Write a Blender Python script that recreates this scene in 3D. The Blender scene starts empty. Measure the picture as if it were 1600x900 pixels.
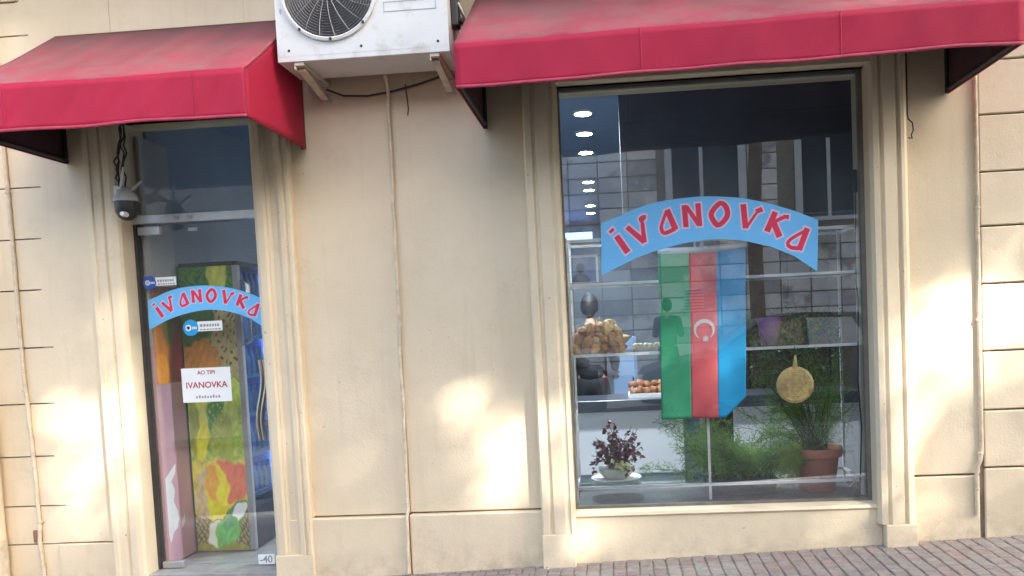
import bpy, bmesh, math, random
from mathutils import Vector, Matrix, Quaternion
random.seed(7)
C = bpy.context.scene.collection
SC = bpy.context.scene
# ------------------------------------------------------------------ camera
cd = bpy.data.cameras.new("camera")
cam = bpy.data.objects.new("camera", cd); C.objects.link(cam)
cam.matrix_world = Matrix(((0.99694505, 0.04284717, 0.06530462, 0.0),
                           (0.06278491, 0.05772956, -0.99635604, -5.0),
                           (-0.04646104, 0.99741236, 0.05486305, 1.66),
                           (0, 0, 0, 1)))
cd.sensor_width = 36.0; cd.lens = 28.125
cd.shift_x = -0.0475; cd.shift_y = 0.07525
cd.clip_start = 0.05; cd.clip_end = 2000
SC.camera = cam
# ------------------------------------------------------------------ sky, sun, exposure
SUN_EL, SUN_AZ = math.radians(33), math.radians(47)      # azimuth: right of the facade's normal, street side
SUN = Vector((math.cos(SUN_EL) * math.sin(SUN_AZ), -math.cos(SUN_EL) * math.cos(SUN_AZ), math.sin(SUN_EL)))
W = bpy.data.worlds.new("World"); SC.world = W; W.use_nodes = True
nt = W.node_tree
sky = nt.nodes.new("ShaderNodeTexSky"); sky.sky_type = 'NISHITA'; sky.sun_disc = False
sky.sun_elevation = SUN_EL; sky.sun_rotation = math.atan2(SUN.x, SUN.y)
sky.air_density = 1.0; sky.dust_density = 4.0; sky.ozone_density = 1.0
nt.links.new(sky.outputs[0], nt.nodes["Background"].inputs[0])
nt.nodes["Background"].inputs[1].default_value = 0.14
ld = bpy.data.lights.new("sun", 'SUN'); ld.energy = 4.0; ld.angle = math.radians(0.9); ld.color = (1.0, 0.95, 0.87)
sun = bpy.data.objects.new("sun", ld); C.objects.link(sun)
sun.rotation_euler = (-SUN).to_track_quat('-Z', 'Y').to_euler()
SC.view_settings.view_transform = 'Standard'; SC.view_settings.look = 'None'
SC.view_settings.gamma = 1.0
SC.view_settings.exposure = 2.68
SC.cycles.max_bounces = 10; SC.cycles.transparent_max_bounces = 24; SC.cycles.glossy_bounces = 5
SC.cycles.diffuse_bounces = 5
SC.cycles.sample_clamp_indirect = 6.0
SC.cycles.use_denoising = True
SC.cycles.caustics_reflective = False; SC.cycles.caustics_refractive = False

def gz(x): return 0.137 + 0.036 * x                      # the street climbs gently to the right

# ------------------------------------------------------------------ materials
def pm(name, col, rough=0.6, var=0.12, scale=5.0, bump=0.1, bscale=60.0, metal=0.0, spec=0.4, col2=None, scale2=None,
       thr=(0.55, 0.75), emit=None, est=0.0, coord='OBJECT', stretch=(1, 1, 1)):
    m = bpy.data.materials.new(name); m.use_nodes = True
    n, l = m.node_tree.nodes, m.node_tree.links
    b = n["Principled BSDF"]
    b.inputs["Roughness"].default_value = rough; b.inputs["Metallic"].default_value = metal
    b.inputs["Specular IOR Level"].default_value = spec
    tc = n.new("ShaderNodeTexCoord") if coord == 'OBJECT' else n.new("ShaderNodeNewGeometry")
    src = tc.outputs["Object"] if coord == 'OBJECT' else tc.outputs["Position"]
    if stretch != (1, 1, 1):
        mp = n.new("ShaderNodeMapping"); mp.inputs["Scale"].default_value = stretch
        l.new(src, mp.inputs[0]); src = mp.outputs[0]
    nz = n.new("ShaderNodeTexNoise"); nz.inputs["Scale"].default_value = scale; nz.inputs["Detail"].default_value = 5
    l.new(src, nz.inputs["Vector"])
    rp = n.new("ShaderNodeValToRGB")
    rp.color_ramp.elements[0].position = 0.3; rp.color_ramp.elements[1].position = 0.7
    rp.color_ramp.elements[0].color = tuple(min(1, c * (1 - var)) for c in col) + (1,)
    rp.color_ramp.elements[1].color = tuple(min(1, c * (1 + var)) for c in col) + (1,)
    l.new(nz.outputs["Fac"], rp.inputs[0])
    out = rp.outputs[0]
    if col2:
        n2 = n.new("ShaderNodeTexNoise"); n2.inputs["Scale"].default_value = scale2 or scale * 3; n2.inputs["Detail"].default_value = 6
        n2.inputs["Roughness"].default_value = 0.65
        l.new(src, n2.inputs["Vector"])
        mr = n.new("ShaderNodeMapRange"); mr.inputs[1].default_value = thr[0]; mr.inputs[2].default_value = thr[1]
        l.new(n2.outputs["Fac"], mr.inputs[0])
        mx = n.new("ShaderNodeMixRGB"); l.new(mr.outputs[0], mx.inputs[0]); l.new(out, mx.inputs[1])
        mx.inputs[2].default_value = tuple(col2) + (1,); out = mx.outputs[0]
    l.new(out, b.inputs["Base Color"])
    if bump:
        n3 = n.new("ShaderNodeTexNoise"); n3.inputs["Scale"].default_value = bscale; n3.inputs["Detail"].default_value = 4
        l.new(src, n3.inputs["Vector"])
        bp = n.new("ShaderNodeBump"); bp.inputs["Strength"].default_value = bump; bp.inputs["Distance"].default_value = 0.01
        l.new(n3.outputs["Fac"], bp.inputs["Height"]); l.new(bp.outputs[0], b.inputs["Normal"])
    if emit:
        b.inputs["Emission Color"].default_value = tuple(emit) + (1,); b.inputs["Emission Strength"].default_value = est
    return m

def glass_mat(name, tint=(0.95, 0.965, 0.965), boost=2.1, base=0.012):
    m = bpy.data.materials.new(name); m.use_nodes = True
    n, l = m.node_tree.nodes, m.node_tree.links; n.clear()
    o = n.new("ShaderNodeOutputMaterial"); mx = n.new("ShaderNodeMixShader")
    tr = n.new("ShaderNodeBsdfTransparent"); tr.inputs[0].default_value = tint + (1,)
    gl = n.new("ShaderNodeBsdfGlossy"); gl.inputs["Roughness"].default_value = 0.0
    gl.inputs[0].default_value = (1, 1, 1, 1)
    fr = n.new("ShaderNodeFresnel"); ge = n.new("ShaderNodeNewGeometry"); io = n.new("ShaderNodeMapRange")      # the same index on both faces of the thin pane
    io.inputs[3].default_value = 1.52; io.inputs[4].default_value = 1 / 1.52
    l.new(ge.outputs["Backfacing"], io.inputs[0]); l.new(io.outputs[0], fr.inputs[0])
    ma = n.new("ShaderNodeMath"); ma.operation = 'MULTIPLY_ADD'; ma.inputs[1].default_value = boost; ma.inputs[2].default_value = base
    ma.use_clamp = True
    l.new(fr.outputs[0], ma.inputs[0]); l.new(ma.outputs[0], mx.inputs[0])
    l.new(tr.outputs[0], mx.inputs[1]); l.new(gl.outputs[0], mx.inputs[2]); l.new(mx.outputs[0], o.inputs[0])
    return m

def attr_mat(name, attr, rough=0.5, bump=0.0):
    m = bpy.data.materials.new(name); m.use_nodes = True
    n, l = m.node_tree.nodes, m.node_tree.links
    b = n["Principled BSDF"]; b.inputs["Roughness"].default_value = rough
    a = n.new("ShaderNodeAttribute"); a.attribute_name = attr
    tc = n.new("ShaderNodeTexCoord"); nz = n.new("ShaderNodeTexNoise"); nz.inputs["Scale"].default_value = 25
    nz.inputs["Detail"].default_value = 4
    l.new(tc.outputs["Object"], nz.inputs["Vector"])
    mr = n.new("ShaderNodeMapRange"); mr.inputs[3].default_value = 0.8; mr.inputs[4].default_value = 1.2
    l.new(nz.outputs["Fac"], mr.inputs[0])
    mx = n.new("ShaderNodeMixRGB"); mx.blend_type = 'MULTIPLY'; mx.inputs[0].default_value = 1
    l.new(a.outputs["Color"], mx.inputs[1]); l.new(mr.outputs[0], mx.inputs[2]); l.new(mx.outputs[0], b.inputs["Base Color"])
    return m

def wall_paint(name, col, dirt=0.5):
    """cream masonry paint: cloudy tone, faint trowel relief, scattered scuffs, rain streaks and splash dirt near the pavement"""
    m = bpy.data.materials.new(name); m.use_nodes = True
    n, l = m.node_tree.nodes, m.node_tree.links
    b = n["Principled BSDF"]; b.inputs["Roughness"].default_value = 0.62; b.inputs["Specular IOR Level"].default_value = 0.3
    g = n.new("ShaderNodeNewGeometry"); pos = g.outputs["Position"]
    def noise(sc, det=5, st=None, ro=0.55):
        s = pos
        if st:
            mp = n.new("ShaderNodeMapping"); mp.inputs["Scale"].default_value = st; l.new(pos, mp.inputs[0]); s = mp.outputs[0]
        z = n.new("ShaderNodeTexNoise"); z.inputs["Scale"].default_value = sc; z.inputs["Detail"].default_value = det
        z.inputs["Roughness"].default_value = ro; l.new(s, z.inputs["Vector"]); return z.outputs["Fac"]
    def rng(x, a, c, lo=0.0, hi=1.0):
        r = n.new("ShaderNodeMapRange"); r.inputs[1].default_value = a; r.inputs[2].default_value = c
        r.inputs[3].default_value = lo; r.inputs[4].default_value = hi; l.new(x, r.inputs[0]); return r.outputs[0]
    def mix(f, a, c):
        x = n.new("ShaderNodeMixRGB"); l.new(f, x.inputs[0])
        if isinstance(a, tuple): x.inputs[1].default_value = a + (1,)
        else: l.new(a, x.inputs[1])
        x.inputs[2].default_value = tuple(c) + (1,); return x.outputs[0]
    def mul(a, c):
        x = n.new("ShaderNodeMath"); x.operation = 'MULTIPLY'; l.new(a, x.inputs[0])
        if isinstance(c, float): x.inputs[1].default_value = c
        else: l.new(c, x.inputs[1])
        return x.outputs[0]
    c0 = mix(rng(noise(1.3, 4), 0.35, 0.7), tuple(col), tuple(x * y for x, y in zip(col, (0.90, 0.89, 0.86))))
    c1 = mix(mul(rng(noise(7, 6), 0.5, 0.75), 0.35), c0, tuple(x * y for x, y in zip(col, (0.86, 0.83, 0.78))))
    streak = mul(rng(noise(3.0, 5, (6, 6, 0.35)), 0.56, 0.8), 0.32 * dirt)
    c2 = mix(streak, c1, (0.30, 0.25, 0.19))
    sep = n.new("ShaderNodeSeparateXYZ"); l.new(pos, sep.inputs[0])
    gx = n.new("ShaderNodeMath"); gx.operation = 'MULTIPLY_ADD'; gx.inputs[1].default_value = -0.036; l.new(sep.outputs[0], gx.inputs[0]); l.new(sep.outputs[2], gx.inputs[2])
    splash = mul(mul(rng(gx.outputs[0], 0.15, 0.36, 1, 0), rng(noise(9, 6, None, 0.7), 0.42, 0.66)), 0.75 * dirt)
    c3 = mix(splash, c2, (0.20, 0.165, 0.125))
    vo = n.new("ShaderNodeTexVoronoi"); vo.feature = 'DISTANCE_TO_EDGE'; vo.inputs["Scale"].default_value = 1.7
    wz = n.new("ShaderNodeTexNoise"); wz.inputs["Scale"].default_value = 5; wz.inputs["Detail"].default_value = 6; l.new(pos, wz.inputs["Vector"])
    wm = n.new("ShaderNodeMixRGB"); wm.inputs[0].default_value = 0.16; l.new(pos, wm.inputs[1]); l.new(wz.outputs["Color"], wm.inputs[2]); l.new(wm.outputs[0], vo.inputs["Vector"])
    crack = mul(mul(rng(vo.outputs["Distance"], 0.0, 0.0035, 1, 0), rng(noise(0.9, 3), 0.60, 0.68)), 0.30)
    c3 = mix(crack, c3, (0.24, 0.19, 0.14))
    scuff = mul(mul(rng(noise(2.2, 6, None, 0.75), 0.56, 0.70), rng(noise(30, 4, None, 0.7), 0.4, 0.6)), 0.30)
    c3 = mix(scuff, c3, (0.42, 0.34, 0.26))
    fleck = mul(rng(noise(26, 2), 0.735, 0.76), 0.6)
    c4 = mix(fleck, c3, (0.27, 0.20, 0.15))
    l.new(c4, b.inputs["Base Color"])
    bp = n.new("ShaderNodeBump"); bp.inputs["Strength"].default_value = 0.34; bp.inputs["Distance"].default_value = 0.012
    ad = n.new("ShaderNodeMath"); ad.operation = 'MULTIPLY_ADD'; ad.inputs[1].default_value = 0.35
    l.new(noise(70, 3), ad.inputs[0]); l.new(noise(5, 4), ad.inputs[2]); l.new(ad.outputs[0], bp.inputs["Height"])
    l.new(bp.outputs[0], b.inputs["Normal"])
    return m

PAINT = (0.725, 0.612, 0.435)
M = {}
M['wall'] = wall_paint('cream_wall_paint', PAINT)
M['block'] = wall_paint('cream_block_paint', (0.72, 0.61, 0.436))
M['trim'] = wall_paint('cream_trim_paint', (0.74, 0.63, 0.45), 0.35)
M['joint'] = pm('dark_joint', (0.27, 0.225, 0.165), 0.9, 0.3, 20)
M['crimson'] = pm('crimson_canvas', (0.385, 0.017, 0.047), 0.6, 0.10, 3, 0.12, 240, spec=0.2, col2=(0.36, 0.03, 0.07), scale2=9, thr=(0.6, 0.9))
M['brownwood'] = pm('dark_brown_wood', (0.035, 0.026, 0.024), 0.5, 0.3, 5, 0.1, 30)
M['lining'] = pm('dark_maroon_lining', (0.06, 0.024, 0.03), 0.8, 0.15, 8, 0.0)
M['hem'] = pm('crimson_hem', (0.38, 0.035, 0.068), 0.6, 0.15, 20, 0.1, 200)
M['dusty_shaded0'] = pm('dusty_crimson_canvas', (0.33, 0.068, 0.083), 0.8, 0.16, 2.2, 0.12, 200, spec=0.15, col2=(0.27, 0.13, 0.12), scale2=4, thr=(0.42, 0.72))
M['steel_dark'] = pm('dark_steel', (0.05, 0.045, 0.045), 0.5, 0.2, 20, 0.05, metal=0.3)
M['alu'] = pm('brushed_aluminium', (0.50, 0.50, 0.51), 0.38, 0.10, 12, 0.03, metal=0.75)
M['bead'] = pm('weathered_window_bead', (0.17, 0.155, 0.13), 0.6, 0.2, 10, 0.1)
M['chrome'] = pm('chrome', (0.40, 0.39, 0.375), 0.25, 0.08, 12, 0.0, metal=1.0)
M['glass'] = glass_mat('window_glass')
M['doorglass'] = glass_mat('door_glass', boost=1.45, base=0.005)
M['shelfglass'] = glass_mat('shelf_glass', (0.80, 0.88, 0.86), 1.2, 0.03)
M['ac_white'] = pm('aged_white_enamel', (0.62, 0.62, 0.59), 0.42, 0.06, 4, 0.03, 90, col2=(0.40, 0.36, 0.29), scale2=7, thr=(0.55, 0.85))
M['ac_grey'] = pm('grey_fan_guard', (0.36, 0.36, 0.37), 0.5, 0.1, 10, 0.0, metal=0.2)
M['black'] = pm('black_plastic', (0.022, 0.022, 0.024), 0.45, 0.2, 12, 0.03)
M['fan'] = pm('dark_fan', (0.035, 0.03, 0.035), 0.5, 0.2, 8, 0.0)
M['conduit'] = pm('painted_conduit', (0.60, 0.505, 0.37), 0.6, 0.18, 18, 0.15, 120, col2=(0.30, 0.25, 0.19), scale2=24, thr=(0.58, 0.8))
M['rust'] = pm('painted_bracket', (0.58, 0.52, 0.40), 0.6, 0.15, 14, 0.1, col2=(0.25, 0.16, 0.09), scale2=18, thr=(0.6, 0.75))
M['cable'] = pm('dusty_black_cable', (0.045, 0.042, 0.04), 0.7, 0.3, 25, 0.0)
M['camgrey'] = pm('grey_camera_plastic', (0.36, 0.36, 0.37), 0.45, 0.08, 12, 0.0)
M['white'] = pm('white_plastic', (0.78, 0.78, 0.76), 0.4, 0.05, 8, 0.0)
M['rackwhite'] = pm('white_enamelled_steel', (0.72, 0.72, 0.72), 0.3, 0.06, 10, 0.0, metal=0.2)
M['signblue'] = pm('sky_blue_vinyl', (0.15, 0.50, 0.88), 0.42, 0.05, 3, 0.0, spec=0.5)
M['signpale'] = pm('pale_pink_vinyl', (0.74, 0.56, 0.72), 0.45, 0.04, 6, 0.0)
M['signred'] = pm('raspberry_red_vinyl', (0.66, 0.035, 0.09), 0.42, 0.10, 14, 0.0)
M['paper'] = pm('white_paper', (0.74, 0.78, 0.77), 0.7, 0.03, 8, 0.0)
M['inkred'] = pm('faded_red_ink', (0.42, 0.05, 0.06), 0.7, 0.15, 30, 0.0)
M['inkgrey'] = pm('grey_ink', (0.30, 0.27, 0.28), 0.7, 0.15, 30, 0.0)
M['stickblue'] = pm('royal_blue_sticker', (0.03, 0.10, 0.42), 0.4, 0.08, 20, 0.0)
M['stickcyan'] = pm('cyan_sticker', (0.02, 0.30, 0.62), 0.4, 0.08, 20, 0.0)
M['fgreen'] = pm('flag_green', (0.08, 0.45, 0.25), 0.8, 0.10, 5, 0.1, 300)
M['fred'] = pm('flag_red', (0.85, 0.18, 0.20), 0.8, 0.07, 5, 0.1, 300)
M['fblue'] = pm('flag_blue', (0.03, 0.43, 0.78), 0.8, 0.09, 5, 0.1, 300)
M['fwhite'] = pm('flag_white', (0.80, 0.80, 0.79), 0.8, 0.04, 5, 0.05, 300)
M['intwall'] = pm('blue_grey_interior_paint', (0.30, 0.35, 0.42), 0.6, 0.06, 3, 0.05)
M['ceil'] = pm('slate_blue_ceiling', (0.16, 0.24, 0.36), 0.45, 0.05, 3, 0.0)
M['bulk'] = pm('charcoal_navy_panel', (0.15, 0.155, 0.19), 0.45, 0.12, 4, 0.02)
M['intfloor'] = pm('grey_floor_tile', (0.30, 0.30, 0.29), 0.35, 0.2, 6, 0.05, col2=(0.17, 0.17, 0.16), scale2=10, thr=(0.5, 0.75))
M['pink'] = pm('dusty_pink_paint', (0.55, 0.31, 0.38), 0.45, 0.07, 3, 0.04)
M['boardgrey'] = pm('pale_grey_board', (0.40, 0.40, 0.40), 0.5, 0.06, 4, 0.03)
M['tornpaper'] = pm('torn_white_paper', (0.72, 0.72, 0.75), 0.6, 0.05, 8, 0.03)
M['counter'] = pm('white_counter_laminate', (0.80, 0.80, 0.81), 0.35, 0.04, 3, 0.0)
M['ctop'] = pm('dark_counter_top', (0.06, 0.065, 0.08), 0.3, 0.2, 8, 0.0)
M['ledge'] = pm('dark_slate_ledge', (0.075, 0.08, 0.085), 0.4, 0.25, 7, 0.06)
M['golden'] = pm('golden_pastry', (0.60, 0.31, 0.075), 0.6, 0.25, 26, 0.4, 60, col2=(0.28, 0.11, 0.02), scale2=30, thr=(0.52, 0.72))
M['palebake'] = pm('pale_biscuit', (0.62, 0.50, 0.36), 0.7, 0.18, 26, 0.3, 60)
M['brownbake'] = pm('brown_biscuit', (0.24, 0.10, 0.045), 0.6, 0.3, 22, 0.3, 60)
M['purpleleaf'] = pm('dark_purple_leaf', (0.085, 0.016, 0.036), 0.5, 0.35, 9, 0.1, spec=0.4)
M['limeleaf'] = pm('variegated_leaf', (0.36, 0.40, 0.20), 0.5, 0.35, 9, 0.1)
M['fern'] = pm('feathery_green', (0.19, 0.33, 0.09), 0.6, 0.4, 6, 0.0)
M['fernlight'] = pm('yellow_green_shoots', (0.30, 0.40, 0.09), 0.6, 0.3, 6, 0.0)
M['darkleaf'] = pm('deep_green_leaf', (0.05, 0.12, 0.04), 0.5, 0.35, 8, 0.0)
M['stem'] = pm('brown_stem', (0.12, 0.08, 0.04), 0.8, 0.3, 18, 0.0)
M['terracotta'] = pm('terracotta', (0.42, 0.165, 0.105), 0.75, 0.12, 7, 0.12, 60, col2=(0.50, 0.30, 0.22), scale2=9, thr=(0.6, 0.8))
M['soil'] = pm('potting_soil', (0.05, 0.035, 0.022), 0.95, 0.3, 30, 0.5, 60)
M['purplepot'] = pm('lilac_pot', (0.42, 0.20, 0.50), 0.5, 0.06, 6, 0.0)
M['gold'] = pm('woven_straw', (0.66, 0.49, 0.21), 0.5, 0.25, 40, 0.5, 90)
M['bowl'] = pm('milky_bowl', (0.50, 0.54, 0.50), 0.25, 0.08, 8, 0.0)
M['skin'] = pm('skin', (0.46, 0.27, 0.19), 0.55, 0.06, 8, 0.0)
M['hair'] = pm('black_hair', (0.012, 0.010, 0.010), 0.5, 0.3, 40, 0.4, 90)
M['darkcloth'] = pm('black_cloth', (0.022, 0.022, 0.028), 0.85, 0.25, 10, 0.15, 120)
M['bluecloth'] = pm('navy_cloth', (0.035, 0.04, 0.07), 0.85, 0.25, 10, 0.15, 120)
M['fridgeblue'] = pm('pale_blue_cabinet', (0.20, 0.30, 0.46), 0.4, 0.05, 4, 0.0)
M['lamp'] = pm('cool_white_lamp', (0.9, 0.95, 1.0), 0.4, 0.0, 4, 0.0, emit=(0.72, 0.88, 1.0), est=26.0)
M['panelblue'] = pm('lit_blue_panel', (0.3, 0.5, 0.9), 0.4, 0.05, 4, 0.0, emit=(0.20, 0.36, 0.95), est=0.85)
M['fridgelight'] = pm('blue_strip_light', (0.3, 0.5, 1.0), 0.4, 0.0, 4, 0.0, emit=(0.22, 0.42, 1.0), est=3.2)
M['fridgegrey'] = pm('grey_fridge_shell', (0.34, 0.34, 0.35), 0.4, 0.07, 6, 0.0, metal=0.2)
M['fridgedark'] = pm('charcoal_fridge_base', (0.035, 0.04, 0.055), 0.45, 0.15, 6, 0.0)
M['fridgein'] = pm('blue_white_liner', (0.20, 0.30, 0.58), 0.4, 0.06, 6, 0.0)
M['bottle'] = pm('blue_bottle', (0.10, 0.18, 0.42), 0.25, 0.3, 8, 0.0)
M['wrap'] = attr_mat('printed_vegetable_wrap', 'print', 0.4)
M['poster'] = attr_mat('printed_orange_poster', 'print', 0.4)
M['pictureprint'] = attr_mat('dark_portrait_print', 'print', 0.4)
M['brick1'] = pm('pinkish_grey_paver', (0.295, 0.25, 0.212), 0.85, 0.16, 14, 0.4, 90, coord='POS', col2=(0.19, 0.155, 0.14), scale2=30, thr=(0.5, 0.8))
M['brick2'] = pm('grey_paver', (0.28, 0.245, 0.212), 0.85, 0.16, 14, 0.4, 90, coord='POS', col2=(0.17, 0.145, 0.13), scale2=30, thr=(0.5, 0.8))
M['brick3'] = pm('red_paver', (0.295, 0.23, 0.195), 0.85, 0.16, 14, 0.4, 90, coord='POS', col2=(0.19, 0.14, 0.13), scale2=30, thr=(0.5, 0.8))
M['sand'] = pm('joint_sand', (0.21, 0.18, 0.155), 0.95, 0.3, 30, 0.4, 90, coord='POS')
M['asphalt'] = pm('asphalt', (0.045, 0.044, 0.043), 0.9, 0.25, 8, 0.5, 160, coord='POS')
M['kerbstone'] = pm('kerb_stone', (0.32, 0.31, 0.29), 0.85, 0.15, 8, 0.3, 60, coord='POS')
M['ground'] = pm('distant_ground', (0.16, 0.145, 0.12), 0.95, 0.25, 1.5, 0.2, 20, coord='POS')
M['bark'] = pm('plane_tree_bark', (0.13, 0.095, 0.07), 0.9, 0.35, 9, 0.8, 30, col2=(0.28, 0.24, 0.18), scale2=6, thr=(0.58, 0.7))
M['leaf'] = pm('tree_leaf', (0.075, 0.12, 0.03), 0.55, 0.4, 1.5, 0.0)
M['tile1'] = pm('beige_stone_tile', (0.80, 0.76, 0.70), 0.5, 0.16, 1.1, 0.1, 30, coord='POS', col2=(0.36, 0.33, 0.31), scale2=1.6, thr=(0.5, 0.62))  # patches in these stone tile colours imitate dappled sun on the facade
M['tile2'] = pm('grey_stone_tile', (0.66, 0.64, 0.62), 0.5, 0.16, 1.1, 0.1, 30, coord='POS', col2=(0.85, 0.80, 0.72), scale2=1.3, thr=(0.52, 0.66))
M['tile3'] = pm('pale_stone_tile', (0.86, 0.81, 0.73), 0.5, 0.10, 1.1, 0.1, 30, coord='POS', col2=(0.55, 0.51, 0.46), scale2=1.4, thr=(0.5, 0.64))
M['tile4'] = pm('dappled_stone_tile', (0.40, 0.38, 0.37), 0.5, 0.2, 1.1, 0.1, 30, coord='POS', col2=(0.72, 0.67, 0.60), scale2=1.2, thr=(0.54, 0.62))
M['oppglass'] = pm('dark_shop_glass', (0.03, 0.035, 0.045), 0.15, 0.3, 1.5, 0.0)
M['oppframe'] = pm('white_window_frame', (0.66, 0.66, 0.64), 0.5, 0.08, 3, 0.0)
M['carpaint'] = pm('dark_green_car_paint', (0.02, 0.028, 0.024), 0.25, 0.15, 4, 0.0, metal=0.3, spec=0.6)
M['carglass'] = pm('tinted_car_glass', (0.05, 0.065, 0.06), 0.1, 0.1, 4, 0.0, spec=0.8)
M['sunshade'] = pm('silver_sunshade', (0.42, 0.44, 0.42), 0.4, 0.1, 6, 0.1, 20)
M['tyre'] = pm('tyre_rubber', (0.02, 0.02, 0.02), 0.85, 0.2, 10, 0.2, 60)
M['redlamp'] = pm('tail_lamp', (0.30, 0.01, 0.01), 0.3, 0.1, 8, 0.0)
M['plasterbox'] = pm('terracotta_box', (0.30, 0.15, 0.09), 0.8, 0.2, 20, 0.2, 60)

def translucent(m, amt):
    n, l = m.node_tree.nodes, m.node_tree.links; b = n["Principled BSDF"]; o = n["Material Output"]
    t = n.new("ShaderNodeBsdfTranslucent"); x = n.new("ShaderNodeMixShader"); x.inputs[0].default_value = amt
    l.new(b.inputs["Base Color"].links[0].from_socket, t.inputs[0]); l.new(b.outputs[0], x.inputs[1]); l.new(t.outputs[0], x.inputs[2]); l.new(x.outputs[0], o.inputs[0])
for k_ in ('fgreen', 'fred', 'fblue', 'fwhite', 'fern', 'fernlight', 'leaf'): translucent(M[k_], 0.35)
# ------------------------------------------------------------------ mesh helpers
class MB:
    def __init__(s): s.v = []; s.f = []; s.mi = []; s.cur = 0
    def add(s, vs, fs):
        o = len(s.v); s.v += [tuple(x) for x in vs]; s.f += [tuple(i + o for i in f) for f in fs]; s.mi += [s.cur] * len(fs); return s
    def box(s, x0, x1, y0, y1, z0, z1, b=0.0):
        if b <= 0:
            return s.add([(x, y, z) for x in (x0, x1) for y in (y0, y1) for z in (z0, z1)],
                         [(0, 1, 3, 2), (4, 6, 7, 5), (0, 4, 5, 1), (2, 3, 7, 6), (0, 2, 6, 4), (1, 5, 7, 3)])
        bm = bmesh.new(); bmesh.ops.create_cube(bm, size=1)
        for v in bm.verts: v.co = ((x0 + x1) / 2 + v.co.x * (x1 - x0), (y0 + y1) / 2 + v.co.y * (y1 - y0), (z0 + z1) / 2 + v.co.z * (z1 - z0))
        bmesh.ops.bevel(bm, geom=bm.edges[:], offset=b, segments=1, affect='EDGES')
        bm.verts.index_update()
        s.add([v.co[:] for v in bm.verts], [[v.index for v in f.verts] for f in bm.faces]); bm.free(); return s
    def rbox(s, c, dx, dy, dz, half, b=0.0):
        """box with axes dx,dy,dz (unit vectors) and half sizes"""
        t = MB().box(-half[0], half[0], -half[1], half[1], -half[2], half[2], b)
        c, dx, dy, dz = map(Vector, (c, dx, dy, dz))
        return s.add([c + dx * v[0] + dy * v[1] + dz * v[2] for v in t.v], t.f)
    def tube(s, pts, r, seg=8, cap=True):
        pts = [Vector(p) for p in pts]; n = len(pts); rs = r if isinstance(r, (list, tuple)) else [r] * n
        vs, fs = [], []
        up = None
        for i, p in enumerate(pts):
            d = (pts[min(i + 1, n - 1)] - pts[max(i - 1, 0)]).normalized()
            if up is None or abs(d.dot(up)) > 0.95: up = Vector((0, 0, 1)) if abs(d.z) < 0.9 else Vector((1, 0, 0))
            a = d.cross(up).normalized(); e = a.cross(d).normalized(); up = e
            for k in range(seg):
                t = 2 * math.pi * k / seg; vs.append(p + (a * math.cos(t) + e * math.sin(t)) * rs[i])
        for i in range(n - 1):
            for k in range(seg):
                k2 = (k + 1) % seg; fs.append((i * seg + k, i * seg + k2, (i + 1) * seg + k2, (i + 1) * seg + k))
        if cap: fs.append(tuple(range(seg))[::-1]); fs.append(tuple((n - 1) * seg + k for k in range(seg)))
        return s.add(vs, fs)
    def lathe(s, prof, c=(0, 0, 0), seg=20, axis='z', sx=1.0, sy=1.0):
        vs, fs = [], []; n = len(prof)
        for r, h in prof:
            for k in range(seg):
                t = 2 * math.pi * k / seg; a, b = r * math.cos(t) * sx, r * math.sin(t) * sy
                p = (a, b, h) if axis == 'z' else ((a, h, b) if axis == 'y' else (h, a, b))
                vs.append((c[0] + p[0], c[1] + p[1], c[2] + p[2]))
        for i in range(n - 1):
            for k in range(seg):
                k2 = (k + 1) % seg; fs.append((i * seg + k, i * seg + k2, (i + 1) * seg + k2, (i + 1) * seg + k))
        if prof[0][0] > 1e-5: fs.append(tuple(range(seg))[::-1])
        if prof[-1][0] > 1e-5: fs.append(tuple((n - 1) * seg + k for k in range(seg)))
        return s.add(vs, fs)
    def prism(s, poly, d0, d1, plane='xz'):
        """polygon (2-D) extruded between d0 and d1 along the third axis"""
        n = len(poly)
        def P(p, d): return {'xz': (p[0], d, p[1]), 'xy': (p[0], p[1], d), 'yz': (d, p[0], p[1])}[plane]
        vs = [P(p, d0) for p in poly] + [P(p, d1) for p in poly]
        fs = [tuple(range(n)), tuple(range(n, 2 * n))[::-1]] + [(i, i + n, (i + 1) % n + n, (i + 1) % n) for i in range(n)]
        return s.add(vs, fs)
    def grid(s, nx, ny, fn):
        vs = [fn(i / nx, j / ny) for j in range(ny + 1) for i in range(nx + 1)]
        fs = [(j * (nx + 1) + i, j * (nx + 1) + i + 1, (j + 1) * (nx + 1) + i + 1, (j + 1) * (nx + 1) + i) for j in range(ny) for i in range(nx)]
        return s.add(vs, fs)
    def build(s, name, m, parent=None, smooth=False, fix=True):
        me = bpy.data.meshes.new(name); me.from_pydata([tuple(v) for v in s.v], [], s.f)
        ms = m if isinstance(m, (list, tuple)) else [m]
        for x in ms: me.materials.append(x)
        if len(ms) > 1: me.polygons.foreach_set('material_index', s.mi)
        if fix:
            bm = bmesh.new(); bm.from_mesh(me); bmesh.ops.recalc_face_normals(bm, faces=bm.faces[:]); bm.to_mesh(me); bm.free()
        if smooth:
            me.polygons.foreach_set('use_smooth', [True] * len(me.polygons))
            try: me.set_sharp_from_angle(angle=math.radians(38))
            except Exception: pass
        me.update()
        return link(name, me, parent)

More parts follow.
